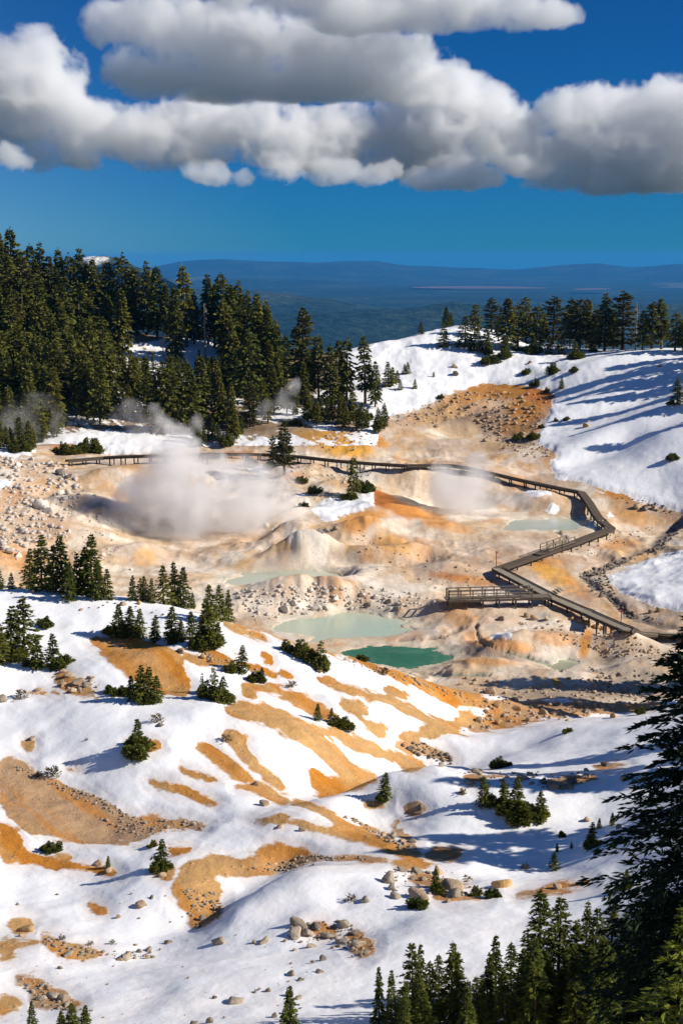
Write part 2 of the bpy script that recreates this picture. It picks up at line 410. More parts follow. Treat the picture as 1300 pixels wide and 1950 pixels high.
for k, c in (('ochre', ochre), ('tan', tan), ('brown', brown)):
    for P in BARE[k]:
        sd = field_sd(P, near)
        snow = np.minimum(snow, -sd)
        w = np.exp(np.clip(sd, -40, 6) / 7.)
        mixw += w; coln += w[..., None] * c
coln /= mixw[..., None]
# ochre streaks down the tan slopes, paler crusts on the ochre ones
al = .54 * X - .84 * Y; ac = .84 * X + .54 * Y              # down the slope / across it
streak = fbm(ac, al * .10, 1.0, 4, 61, gain=.6)
st_ = sstep(streak, -.25, .6)[..., None]; st2 = sstep(fbm(ac, al * .2, 3.5, 3, 62), -.2, .6)[..., None]
coln = coln * (1 - .6 * st_) + .6 * st_ * np.where((coln[..., 2:3] < .085), tan * 1.05, np.where(coln[..., 2:3] > .16, tan, ochre * 1.1))
coln = coln * (1 - .25 * st2) + .25 * st2 * np.array((.58, .35, .16))

# the farther ground
snow_m = np.full(GX.shape, -30.)
far = ~near
for P in SNOW_MID:
    snow_m = np.maximum(snow_m, field_sd(P, far))
fo = sstep(Y, 238, 247) * sstep(735 - GU, 0, 30) * (GV < 850)
fs = (fbm(X, Y, 14, 4, 71) + .18) * 14
snow_m = np.where(fo > .5, np.maximum(fs, snow_m), snow_m)
ol = sstep(np.abs(GS), .26, .30)
snow_m = np.where((ol > .5), fbm(X, Y, 20, 3, 73) * 20 + 6, snow_m)
snow = np.where(near, np.where(Y < 36, 20, snow), snow_m)
SNOW = np.clip((snow + wig - np.where(near, 2., 0)) / px_m, -2.5, 2.5)         # metres
SNOW = np.where(pool_sd > -.5, -2.5, SNOW)

cream = np.array((.60, .44, .285)); pale = np.array((.73, .63, .51)); grey = np.array((.40, .33, .26)); rosy = np.array((.46, .305, .205))
a = sstep(nb, -.5, .6)[..., None]; b2 = sstep(fbm(X, Y, 11, 3, 81), -.5, .7)[..., None]
colm = (cream * (1 - a) + pale * a) * (1 - .55 * b2) + rosy * .55 * b2
gold = np.array((.66, .33, .05)); rust = np.array((.42, .14, .03)); ochm = np.array((.58, .25, .05)); dark = np.array((.15, .12, .095)); wht = np.array((.76, .71, .63)); seep = np.array((.40, .43, .33))
fl_ = sstep(fbm(X, Y * .35, 4.5, 4, 84, gain=.6), .18, .75)[..., None] * .42 * (1 - right_w[..., None] * .5)
colm = colm * (1 - fl_) + np.where(fbm(X, Y, 20, 2, 85)[..., None] > 0, ochm, gold * .9) * fl_
fl_ = sstep(fbm(X, Y * .6, 5.5, 4, 86, gain=.6), .2, .6)[..., None] * .5
colm = colm * (1 - fl_) + wht * .97 * fl_
SPOTS = [  # column, row, half-width, half-height, slope of the long axis (radians, + = down to the right), colour, strength
 (650,842,70,26,.15,gold,.95),(610,832,40,14,.1,gold,.8),(700,835,40,14,.3,ochm,.8),(575,828,30,12,0,gold,.6),
 (720,950,30,16,.5,rust,.85),(760,965,60,15,.45,rust,.75),(800,980,60,14,.3,ochm,.6),(690,990,50,22,-.3,ochm,.7),(745,1035,40,16,.3,gold,.45),(850,1000,60,12,.2,ochm,.45),
 (860,1098,45,8,.1,rust,.6),(900,1105,50,9,.1,ochm,.5),(1060,1095,55,22,.5,gold,.6),(1030,1080,30,12,.3,gold,.5),(1100,1120,40,16,.5,ochm,.4),(1050,1070,35,10,-.1,ochm,.45),
 (1185,945,50,12,.25,ochm,.75),(1160,935,30,9,.1,ochm,.6),(1220,985,50,12,.2,gold,.35),(1180,1035,40,10,-.2,ochm,.3),
 (1090,890,60,16,.3,tan,.5),(955,745,75,18,.05,ochm*.8,.9),(1030,757,38,24,.1,rust,.95),(1000,780,50,20,0,ochm*.75,.8),(880,760,50,16,-.3,ochm*.85,.7),(900,790,70,20,0,rosy*.8,.7),(950,815,60,20,.2,brown*.9,.6),(990,815,40,18,0,ochm*.7,.6),(980,840,35,12,0,brown,.6),
 (830,790,60,18,-.2,tan,.6),(760,815,40,14,.1,rosy*.85,.5),(850,850,70,12,0,grey*1.2,.5),(930,850,40,12,0,tan,.4),
 (1115,1225,12,30,.2,ochm,.75),(1060,1215,50,14,.1,ochm,.5),(960,1230,55,14,.15,ochm*1.05,.6),(900,1215,20,14,0,ochm,.4),(920,1260,60,9,.05,ochm*.9,.55),(1060,1300,12,8,.6,gold,.8),(880,1285,40,7,0,tan*.9,.5),(950,1245,70,10,.1,grey*.9,.4),
 (760,1205,45,14,0,rosy,.6),(840,1250,36,12,0,grey*.8,.6),(900,1240,14,8,0,dark*1.3,.55),(870,1235,18,7,0,dark*1.6,.5),(560,1235,80,10,.3,tan,.5),
 (1200,1290,70,22,0,grey,.75),(1240,1240,60,24,0,grey*1.2,.5),(1150,1255,36,14,0,dark*1.6,.6),(1100,1320,120,16,0,dark*2,.55),
 (640,1060,18,24,.3,dark*2.2,.45),(830,1070,20,24,.5,dark*2.2,.45),(800,1085,14,20,.4,dark*2.2,.4),(905,955,12,10,0,dark*2,.7),(890,945,8,8,0,dark*1.2,.6),  # these dark spots put the shade of hollows and cliff into the ground colour
 (560,1020,22,18,0,wht,.6),(240,920,40,14,.5,wht,.7),(300,930,40,14,.3,gold*1.1,.35),(275,1065,22,22,.9,gold,.4),(200,905,40,12,.3,tan,.4),
 (20,1060,40,26,.3,ochm*1.1,.5),(20,1000,50,30,0,cream,.6),(120,880,40,10,0,tan,.5),(120,905,26,9,0,dark*2.6,.5),(75,965,10,14,0,dark*2.2,.4),(100,1010,60,30,0,rosy,.4),
 (650,920,50,12,.2,tan,.4),(540,880,60,12,.1,rosy*.9,.5),(560,905,30,8,0,rust*1.3,.4),(420,870,40,8,0,tan,.4),(130,855,36,9,.2,rust*1.2,.6),(440,865,50,7,0,rust*1.2,.5),
 (560,960,70,16,.35,wht,.45),(430,905,60,16,.1,wht,.5),(700,910,50,12,.2,wht,.5),(880,905,50,14,.2,wht,.5),(1000,1035,60,14,0,pale,.5),(680,1080,60,16,.1,pale,.5),
 (730,1120,60,12,0,wht*.9,.4),(560,1145,70,14,0,wht*.9,.4),
]
for (u, v, ru, rv, an, c, k) in SPOTS:
    m = far & vis & (abs(GU - u) < 3 * ru + 3 * rv) & (abs(GV - v) < 3 * rv + 3 * ru * abs(math.sin(an)))
    du = GU[m] - u; dv = GV[m] - v; ca, sa = math.cos(an), math.sin(an)
    q = ((ca * du + sa * dv) / ru) ** 2 + ((-sa * du + ca * dv) / rv) ** 2
    w = min(1, k * 1.25) * sstep(np.exp(-q) + .34 * nb[m] * np.exp(-q * .5) + .14 * nb2[m] * np.exp(-q * .5), .14, .68)
    colm[m] = colm[m] * (1 - w[:, None]) + np.asarray(c) * w[:, None]


def line_sd(P):
    o = np.full(GX.shape, 99.)
    P = np.asarray(P, float)
    m = far & vis & (GU > P[:, 0].min() - 40) & (GU < P[:, 0].max() + 40) & (GV > P[:, 1].min() - 30) & (GV < P[:, 1].max() + 30)
    d = np.full(m.sum(), 1e9)
    for (x0, y0), (x1, y1) in zip(P[:-1], P[1:]):
        ex, ey = x1 - x0, y1 - y0; wx = GU[m] - x0; wy = GV[m] - y0
        t = np.clip((wx * ex + wy * ey) / (ex * ex + ey * ey), 0, 1)
        d = np.minimum(d, np.hypot(wx - t * ex, (wy - t * ey) * 1.6))
    o[m] = d
    return o


STREAMS = [([(1310,985),(1290,1002),(1268,1015),(1248,1028),(1240,1042),(1200,1056),(1165,1075),(1130,1085),(1108,1098),(1125,1112),(1150,1130),(1175,1150),(1190,1170),(1240,1188),(1300,1198)], 13, dark * 1.7),
           ([(905,1190),(908,1208),(915,1222),(960,1238),(1010,1252),(1045,1266),(1070,1278)], 6, seep * .62),
           ([(760,1218),(800,1217),(845,1213),(865,1200),(905,1190)], 5, grey * .8), ([(1060,1012),(1075,1025),(1070,1035)], 6, grey * .9),
           ([(700,1278),(780,1283),(860,1282),(930,1285)], 7, seep * .8)]
for P, w_, c in STREAMS:
    d = line_sd(P) + nb2 * 4
    w = (1 - sstep(d, w_ * .35, w_))[..., None] * .85
    colm = colm * (1 - w) + c * w
    GZ = GZ - .25 * (1 - sstep(d, w_ * .2, w_))
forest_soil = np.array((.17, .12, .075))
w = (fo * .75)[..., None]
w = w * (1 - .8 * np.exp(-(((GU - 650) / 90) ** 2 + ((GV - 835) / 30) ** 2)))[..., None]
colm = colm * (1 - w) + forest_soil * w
w = (1 - sstep(np.abs(pool_sd + .6), .1, 1.3))[..., None] * .45
colm = colm * (1 - w) + np.array((.56, .55, .44)) * w
GCOL = np.where(near[..., None], coln, colm)
GCOL = np.clip(GCOL * (1 + .10 * nb2[..., None] + .08 * nb[..., None]), .02, .8)

# the snow has a thickness of its own
GZ = GZ + sstep(SNOW, -.1, .9) * np.where(near, .10, .22) * (1 - .7 * fo)
GZ = GZ + (1 - sstep(SNOW, -.3, .1)) * near * (Y > 36) * .035 * fbm(X, Y, .8, 3, 91)

V = np.c_[GX.ravel(), GY.ravel(), GZ.ravel()]
i0 = (np.arange(NY - 1)[:, None] * NS + np.arange(NS - 1)).ravel()
TF = np.c_[i0, i0 + 1, i0 + 1 + NS, i0 + NS]


# ------------------------------------------------------------------ materials
class NT:
    def __init__(s, name, disp=False):
        s.m = bpy.data.materials.new(name); s.m.use_nodes = True
        s.t = s.m.node_tree; s.t.nodes.clear()
        s.out = s.n('OutputMaterial')

    def n(s, kind, **kw):
        nd = s.t.nodes.new('ShaderNode' + kind)
        for k, v in kw.items():
            if hasattr(nd, k) and k not in ('Scale',): setattr(nd, k, v)
            else: s.set(nd.inputs[k.replace('_', ' ')], v)
        return nd

    def set(s, sock, v):
        if isinstance(v, bpy.types.NodeSocket): s.t.links.new(v, sock)
        elif isinstance(v, (tuple, list, np.ndarray)) and len(v) == 3 and sock.type == 'RGBA': sock.default_value = (*[float(q) for q in v], 1)
        else: sock.default_value = v

    def math(s, op, a, b=None, c=None, clamp=False):
        nd = s.n('Math', operation=op, use_clamp=clamp)
        for i, q in enumerate((a, b, c)):
            if q is not None: s.set(nd.inputs[i], q)
        return nd.outputs[0]

    def noise(s, scale, detail=4, rough=.55, vec=None, dist=0):
        nd = s.n('TexNoise'); nd.inputs['Scale'].default_value = scale; nd.inputs['Detail'].default_value = detail
        nd.inputs['Roughness'].default_value = rough; nd.inputs['Distortion'].default_value = dist
        s.set(nd.inputs['Vector'], vec if vec is not None else s.n('TexCoord').outputs['Object'])
        return nd.outputs['Fac']

    def ramp(s, f, a, b, c0=(0, 0, 0), c1=(1, 1, 1)):
        nd = s.n('ValToRGB'); s.set(nd.inputs[0], f)
        e = nd.color_ramp.elements; e[0].position = a; e[1].position = b
        e[0].color = (*c0, 1); e[1].color = (*c1, 1)
        return nd.outputs[0]

    def mix(s, f, a, b, mode='MIX'):
        nd = s.n('MixRGB', blend_type=mode)
        for sock, q in zip(nd.inputs, (f, a, b)): s.set(sock, q)
        return nd.outputs[0]

    def attr(s, name, kind='GEOMETRY'):
        return s.n('Attribute', attribute_name=name, attribute_type=kind)

    def bsdf(s, color, rough=.8, normal=None, spec=.3, **kw):
        b = s.n('BsdfPrincipled')
        s.set(b.inputs['Base Color'], color); s.set(b.inputs['Roughness'], rough); s.set(b.inputs['Specular IOR Level'], spec)
        if normal is not None: s.set(b.inputs['Normal'], normal)
        for k, v in kw.items(): s.set(b.inputs[k.replace('_', ' ')], v)
        s.t.links.new(b.outputs[0], s.out.inputs['Surface'])
        return b

    def bump(s, h, dist, strength=1.0, normal=None):
        b = s.n('Bump'); s.set(b.inputs['Height'], h); b.inputs['Distance'].default_value = dist; b.inputs['Strength'].default_value = strength
        if normal is not None: s.set(b.inputs['Normal'], normal)
        return b.outputs[0]


def mat_terrain():
    m = NT('snow and thermal ground')
    sn = m.attr('snow').outputs['Fac']; gc = m.attr('ground').outputs['Color']
    nf = m.noise(1.6, 6, .62); n2 = m.noise(6, 4, .6); n3 = m.noise(.35, 4, .6)
    e = m.math('MULTIPLY_ADD', nf, .30, -.15)
    e2 = m.math('MULTIPLY_ADD', n2, .16, -.08)
    sd = m.math('ADD', m.math('ADD', sn, e), e2)
    mask = m.math('MULTIPLY_ADD', sd, 8, .5, clamp=True)
    thin = m.math('MULTIPLY_ADD', sd, 1.5, .0, clamp=True)
    # stones and grit in the bare ground
    vo = m.n('TexVoronoi', feature='F1'); vo.inputs['Scale'].default_value = 2.6; m.set(vo.inputs['Vector'], m.n('TexCoord').outputs['Object'])
    grit = m.ramp(vo.outputs['Distance'], .05, .32, (1, 1, 1), (0, 0, 0))
    sel = m.ramp(vo.outputs['Color'], .62, .7)
    stone = m.math('MULTIPLY', grit, sel)
    var = m.math('ADD', m.math('MULTIPLY', nf, .9), m.math('MULTIPLY', n2, .45))
    g = m.mix(1.0, gc, m.ramp(var, .35, 1.0, (.80, .77, .74), (1.18, 1.19, 1.20)), 'MULTIPLY')
    g = m.mix(m.math('MULTIPLY', stone, .22), g, (.5, .43, .35))
    g = m.mix(m.math('MULTIPLY', m.ramp(n3, .45, .75), .28), g, m.mix(1.0, gc, (.72, .66, .6), 'MULTIPLY'))
    s_col = m.mix(m.ramp(n3, .4, .8), (.92, .92, .93), (.87, .88, .90))
    s_col = m.mix(thin, m.mix(m.math('MULTIPLY', n2, .5), s_col, gc), s_col)
    v2 = m.n('TexVoronoi', feature='F1'); v2.inputs['Scale'].default_value = 1.5; m.set(v2.inputs['Vector'], m.n('TexCoord').outputs['Object'])
    fleck = m.math('MULTIPLY', m.ramp(v2.outputs['Distance'], .045, .075, (1, 1, 1), (0, 0, 0)), m.ramp(v2.outputs['Color'], .60, .63))
    s_col = m.mix(m.math('MULTIPLY', fleck, .75), s_col, (.30, .24, .18))
    col = m.mix(mask, g, s_col)
    hg = m.math('ADD', m.math('ADD', m.math('MULTIPLY', nf, .40), m.math('MULTIPLY', n2, .20)), m.math('MULTIPLY', stone, .22))
    hs = m.math('ADD', m.math('MULTIPLY', nf, .14), m.math('ADD', m.math('MULTIPLY', m.noise(5, 3, .6), .06), m.math('MULTIPLY', m.noise(.9, 2, .5), .22)))
    hh = m.mix(mask, hg, hs)
    nrm = m.bump(hh, .20, 1.0)
    m.bsdf(col, m.mix(mask, (.92,) * 3, (.55,) * 3), nrm, .25)
    return m.m


def simple_mat(name, c0, c1, scale=3, rough=.85, bump=.02, spec=.25, bscale=None):
    m = NT(name)
    nz = m.noise(scale, 5, .6)
    m.bsdf(m.mix(m.ramp(nz, .3, .7), c0, c1), rough, m.bump(m.noise(bscale or scale * 3, 5, .6), bump), spec)
    return m.m


# ------------------------------------------------------------------ world, sun, camera
SUN_EL, SUN_AZ = math.radians(33), math.radians(101)   # azimuth from the view direction, clockwise
SC.world = bpy.data.worlds.new("World"); SC.world.use_nodes = True
wt = SC.world.node_tree; bg = wt.nodes['Background']
sk = wt.nodes.new('ShaderNodeTexSky'); sk.sky_type = 'NISHITA'; sk.sun_disc = False
sk.sun_elevation = SUN_EL; sk.sun_rotation = SUN_AZ; sk.altitude = 2500; sk.air_density = 1.0; sk.dust_density = 0.0; sk.ozone_density = 6.0
bg.inputs['Strength'].default_value = .08
tint = wt.nodes.new('ShaderNodeMixRGB'); tint.blend_type = 'MULTIPLY'; tint.inputs[0].default_value = 1
tint.inputs[2].default_value = (.06, .385, .74, 1)      # the deep blue of a polarised mountain sky
geo = wt.nodes.new('ShaderNodeTexCoord'); dot = wt.nodes.new('ShaderNodeVectorMath'); dot.operation = 'DOT_PRODUCT'
dot.inputs[1].default_value = (math.sin(SUN_AZ) * math.cos(SUN_EL), math.cos(SUN_AZ) * math.cos(SUN_EL), math.sin(SUN_EL))
wt.links.new(geo.outputs['Generated'], dot.inputs[0])
sq = wt.nodes.new('ShaderNodeMath'); sq.operation = 'POWER'; sq.inputs[1].default_value = 2; ab = wt.nodes.new('ShaderNodeMath'); ab.operation = 'ABSOLUTE'
wt.links.new(dot.outputs['Value'], ab.inputs[0]); wt.links.new(ab.outputs[0], sq.inputs[0])
pm = wt.nodes.new('ShaderNodeMapRange'); pm.inputs[1].default_value = .03; pm.inputs[2].default_value = .40; wt.links.new(sq.outputs[0], pm.inputs[0])
pt = wt.nodes.new('ShaderNodeMixRGB'); pt.inputs[1].default_value = (.052, .345, .62, 1); pt.inputs[2].default_value = (.75, .92, 1.05, 1)
wt.links.new(pm.outputs[0], pt.inputs[0]); wt.links.new(pt.outputs[0], tint.inputs[2])
wt.links.new(sk.outputs[0], tint.inputs[1]); wt.links.new(tint.outputs[0], bg.inputs['Color'])
sl = bpy.data.lights.new('sun', 'SUN'); sl.energy = 5.0; sl.angle = math.radians(.53); sl.color = (1, .93, .82)
so = link(bpy.data.objects.new('sun', sl))
sdir = Vector((math.sin(SUN_AZ) * math.cos(SUN_EL), math.cos(SUN_AZ) * math.cos(SUN_EL), math.sin(SUN_EL)))
so.rotation_euler = sdir.to_track_quat('Z', 'Y').to_euler()
cam = bpy.data.cameras.new('camera'); co = link(bpy.data.objects.new('camera', cam)); SC.camera = co
co.rotation_euler = (math.radians(90) - TH, 0, 0)
cam.sensor_fit = 'VERTICAL'; cam.sensor_height = 36; cam.lens = 36 * F / 1950; cam.clip_start = .3; cam.clip_end = 200000
SC.view_settings.view_transform = 'Standard'; SC.view_settings.look = 'None'; SC.view_settings.exposure = .3; SC.view_settings.gamma = 1
cy = SC.cycles
cy.max_bounces = 8; cy.volume_bounces = 3; cy.transparent_max_bounces = 16; cy.use_denoising = True

# ------------------------------------------------------------------ the ground
M_TERRAIN = mat_terrain()
terrain = link(bpy.data.objects.new('terrain', np_mesh('terrain', V, TF, [M_TERRAIN], True, {'snow': SNOW.ravel(), 'ground': GCOL.reshape(-1, 3)})))
tag(terrain, kind='structure')

M_WATER = {}


def mat_water(name, c0, c1, rough=.12):
    m = NT(name)
    nz = m.noise(.12, 4, .6); e = m.attr('shallow').outputs['Fac']
    e = m.math('MULTIPLY', m.math('ADD', e, m.math('MULTIPLY_ADD', m.noise(.8, 4, .6), .7, -.35)), 1.0, clamp=True)
    c = m.mix(m.ramp(nz, .35, .65), c0, c1); c = m.mix(m.ramp(m.noise(.35, 5, .65, None, 1.5), .5, .75), c, m.mix(.12 if 'green' in name else .4, c, (.52, .55, .43)))
    m.bsdf(m.mix(m.math('MULTIPLY', e, .5 if 'green' in name else .8), c, (.20, .36, .20) if 'green' in name else (.50, .52, .37)), rough, m.bump(m.noise(2.2, 3, .5), .02, .5), .18)
    return m.m


WCOL = {'pale': ((.42, .52, .41), (.50, .55, .43)), 'green': ((.035, .135, .060), (.05, .175, .08)), 'upper': ((.40, .45, .34), (.44, .47, .37)),
        'boardwalk': ((.42, .48, .42), (.50, .52, .44)), 'gully': ((.26, .29, .20), (.30, .31, .22)), 'shelf': ((.44, .44, .35), (.48, .46, .37))}
for k, (z, W) in POOLW.items():
    c = W.mean(0); W2 = c + (W - c) * (1 + 1.0 / np.maximum(np.hypot(*(W - c).T), 1))[:, None]
    n = len(W2)
    Vp = np.r_[np.c_[W2, np.full(n, z)], [[c[0], c[1], z]]]
    an = np.unwrap(np.arctan2(*(W2 - c).T[::-1])); sg = np.sign(an[-1] - an[0]); star = np.all(np.diff(an) * sg > 0)
    ks = (1.0, .93, .84, .65, .35) if star else (1.0,)
    Vp = np.concatenate([np.c_[c + (W2 - c) * q, np.full(n, z)] for q in ks] + [np.array([[c[0], c[1], z]])])
    if star:
        ii = np.arange(n); jj = (ii + 1) % n
        Q = np.concatenate([np.c_[ii + a * n, jj + a * n, jj + (a + 1) * n, ii + (a + 1) * n] for a in range(len(ks) - 1)])
        T3 = np.c_[ii + (len(ks) - 1) * n, jj + (len(ks) - 1) * n, np.full(n, len(Vp) - 1)]
        if sg < 0: Q = Q[:, ::-1]; T3 = T3[:, ::-1]
        me = np_mesh('hot_spring_water', Vp, [Q, T3], (), True, {'shallow': np.r_[np.repeat([1, .8, .45, .1, 0], n), 0]})
    else:
        bm = bmesh.new(); vs = [bm.verts.new(p) for p in Vp[:-1]]; f = bm.faces.new(vs); bmesh.ops.triangulate(bm, faces=[f])
        me = bpy.data.meshes.new('hot_spring_water'); bm.to_mesh(me); bm.free()
    me.materials.append(mat_water('milky water ' + k, *WCOL[k], rough=.1 if k == 'green' else .2)); print('pool', k, star)
    tag(link(bpy.data.objects.new('water', me)), kind='structure')

# ------------------------------------------------------------------ boardwalks
M_DECK = simple_mat('weathered deck planks', (.23, .19, .14), (.32, .275, .21), 1.4, .8, .01)
M_DECKD = simple_mat('brown deck planks', (.085, .062, .042), (.13, .098, .068), 1.4, .8, .01)
M_BEAM = simple_mat('dark stained timber', (.055, .042, .032), (.09, .07, .052), 2, .85, .01)
M_RAIL = simple_mat('silvered timber rail', (.14, .115, .085), (.22, .18, .135), 3, .8, .01)


class MB:
    """collects boxes and bars into one mesh"""
    def __init__(s): s.V = []; s.F = []; s.n = 0

    def add(s, V, F):
        V = np.asarray(V, float); s.V.append(V); s.F += [tuple(int(i) + s.n for i in f) for f in F]; s.n += len(V)

    def hexa(s, c8):
        s.add(c8, [(0, 3, 2, 1), (4, 5, 6, 7), (0, 1, 5, 4), (1, 2, 6, 5), (2, 3, 7, 6), (3, 0, 4, 7)])

    def bar(s, a, b, w, h, up=Vector((0, 0, 1))):
        a = Vector(a); b = Vector(b); d = (b - a).normalized()
        if abs(d.dot(up)) > .98: up = Vector((0, 1, 0))
        x = d.cross(up).normalized() * w / 2; z = x.cross(d).normalized() * h / 2
        s.hexa([a - x - z, a + x - z, b + x - z, b - x - z, a - x + z, a + x + z, b + x + z, b - x + z])

    def post(s, p, z0, z1, w): s.bar((p[0], p[1], z0), (p[0], p[1], z1), w, w)

    def obj(s, name, mat, parent=None):
        me = bpy.data.meshes.new(name)
        me.from_pydata(np.concatenate(s.V).tolist(), [], s.F); me.update(); me.materials.append(mat)
        return link(bpy.data.objects.new(name, me), parent)


def sample_walk(nodes, step):
    """nodes (column,row,lift) -> points along the deck, with the index of the leg each lies on"""
    P = [at(u, v, l) for u, v, l in nodes]
    for p, n in zip(P, nodes): p.z += n[2]
    pts = []; leg = []
    for i in range(len(P) - 1):
        n = max(1, int(round((P[i + 1].xy - P[i].xy).length / step)))
        for k in range(n):
            pts.append(P[i].lerp(P[i + 1], k / n)); leg.append(i)
    pts.append(P[-1]); leg.append(len(P) - 2)
    z = np.array([max(p.z, gz(p.x, p.y) + .38) for p in pts])
    for _ in range(10):
        zs = np.convolve(np.r_[z[0], z, z[-1]], (.25, .5, .25), 'valid')
        z = np.maximum(zs, [gz(p.x, p.y) + .3 for p in pts])
    for p, q in zip(pts, z): p.z = q
    return pts, leg, P


def build_walk(name, label, nodes, width, stairs=(), kerb=(), trestle=2.4, step=.3, pale_from=0):
    pts, leg, P = sample_walk(nodes, step)
    A = np.array([tuple(p) for p in pts]); n = len(A)
    T = np.gradient(A[:, :2], axis=0)
    for _ in range(2): T = np.apply_along_axis(lambda q: np.convolve(np.r_[q[0], q, q[-1]], (.25, .5, .25), 'valid'), 0, T)
    T /= np.linalg.norm(T, axis=1)[:, None]
    N = np.c_[T[:, 1], -T[:, 0]]                      # to the right of the way
    L = A[:, :2] - N * width / 2; R = A[:, :2] + N * width / 2
    zz = A[:, 2].copy()
    st = np.isin(leg, list(stairs))
    zz[st] = np.round(zz[st] / .19) * .19
    root = link(bpy.data.objects.new(name, None)); root.location = pts[0]
    bpy.context.view_layer.update(); inv = -Vector(pts[0])

    def par(o):
        o.parent = root; o.matrix_parent_inverse = Matrix.Translation(inv); return o
    decks = (MB(), MB())
    for i in range(n - 1):
        deck = decks[1 if leg[i] < pale_from else 0]
        z = zz[i]; g = .97
        a, b = L[i], R[i]; c = R[i] + (R[i + 1] - R[i]) * g; d = L[i] + (L[i + 1] - L[i]) * g
        z2 = z if st[i] else zz[i] + (zz[i + 1] - zz[i]) * g if not st[i + 1] else z
        deck.hexa([(*a, z - .05), (*b, z - .05), (*c, z2 - .05), (*d, z2 - .05), (*a, z), (*b, z), (*c, z2), (*d, z2)])
    if decks[1].n: par(decks[1].obj('deck', M_DECKD))
    if decks[0].n: par(decks[0].obj('deck', M_DECK))
    for E in (L, R):
        bm_ = MB(); k = 4
        for i in range(0, n - 1, k):
            j = min(i + k, n - 1)
            o = (E[i] - A[i, :2]) * .03
            bm_.bar((*(E[i] + o), A[i, 2] - .21), (*(E[j] + o), A[j, 2] - .21), .07, .30)
        par(bm_.obj('side_beam', M_BEAM))
    for side, legs in kerb:
        E = L if side < 0 else R; kb = MB()
        for i in range(0, n - 1, 3):
            if leg[i] in legs:
                j = min(i + 3, n - 1)
                kb.bar((*E[i], A[i, 2] + .10), (*E[j], A[j, 2] + .10), .10, .12)
        if kb.n: par(kb.obj('kerb_rail', M_BEAM))
    ds = np.r_[0, np.cumsum(np.linalg.norm(np.diff(A[:, :2], axis=0), axis=1))]
    cnt = 0
    for q in np.arange(.4, ds[-1], trestle):
        i = int(np.searchsorted(ds, q)); i = min(i, n - 1); cnt += 1
        if cnt > 98: break
        tb = MB(); zt = A[i, 2] - .36
        for E in (L, R):
            p = A[i, :2] + (E[i] - A[i, :2]) * .82
            tb.post(p, gz(*p) - .25, zt, .17)
        a = A[i, :2] + (L[i] - A[i, :2]) * 1.12; b = A[i, :2] + (R[i] - A[i, :2]) * 1.12
        tb.bar((*a, zt + .05), (*b, zt + .05), .16, .16)
        par(tb.obj('trestle', M_BEAM))
    tag(root, label, 'boardwalk')
    return root, pts, leg, L, R, A, par


BW = build_walk('boardwalk', 'long zigzag timber boardwalk on dark trestles across the steaming basin', [
    (128,876,.9),(200,870,1.2),(262,867,1.3),(330,866,1.2),(400,863,1.0),(500,864,1.0),(570,868,1.1),(640,876,1.2),(705,881,1.2),(770,885,1.1),(850,884,1.0),
    (890,889,1.0),(950,903,1.0),(1010,917,1.0),(1075,930,1.0),(1106,936,1.1),(1120,955,1.1),(1139,985,1.0),(1163,1006,.9),
    (1141,1013,.9),(1085,1034,.9),(1010,1060,.9),(946,1082,.9),(1050,1136,.9),(1120,1166,.9),(1196,1199,.6)], 1.25, pale_from=22,
    stairs=(17, 20), kerb=((-1, range(22, 25)), (1, range(0, 18))), trestle=2.5)
LB = build_walk('boardwalk', 'short low boardwalk at the right foot of the zigzag walkway', [(1190,1203,.55),(1245,1206,.55),(1320,1210,.55)], 1.35, trestle=2.2, kerb=((1, (0, 1)),))


def rail_run(par, pts, name='railing', h=1.05, both=True, gap=1.5):
    """posts and two rails along a line of deck-edge points"""
    mb = MB(); A = [Vector(p) for p in pts]
    for a, b in zip(A[:-1], A[1:]):
        n = max(1, int(round((b - a).length / gap)))
        for k in range(n + 1):
            p = a.lerp(b, k / n); mb.post(p, p.z - .3, p.z + h, .12)
        for hh, w in ((h - .04, .12), (h * .55, .09), (.22, .09)):
            mb.bar(a + Vector((0, 0, hh)), b + Vector((0, 0, hh)), .06, w)
    return par(mb.obj(name, M_RAIL))


# railings beside the flight of steps of the main walk
_pts, _leg, _L, _R, _A, _par = BW[1:]
_i = [i for i, l in enumerate(_leg) if l == 20]
_sel = [(*_R[i], _A[i, 2]) for i in _i[::max(1, len(_i) // 3)]]
rail_run(_par, _sel, h=.95); rail_run(_par, [(*_L[i], _A[i, 2]) for i in _i[::max(1, len(_i) // 3)]], h=.95)

# the viewing platform
_pn = [(1046,1140,.8),(1000,1141,1.1),(930,1141,1.3),(850,1138,1.4)]
_PP = [at(u, v, l) for u, v, l in _pn]
z_pf = max(p.z + n[2] for p, n in zip(_PP, _pn)) - .1
vp = link(bpy.data.objects.new('viewing_platform', None)); vp.location = (_PP[2].x, _PP[2].y, z_pf - 1.3)


def vpar(o):
    o.parent = vp; o.matrix_parent_inverse = Matrix.Translation(-vp.location); return o


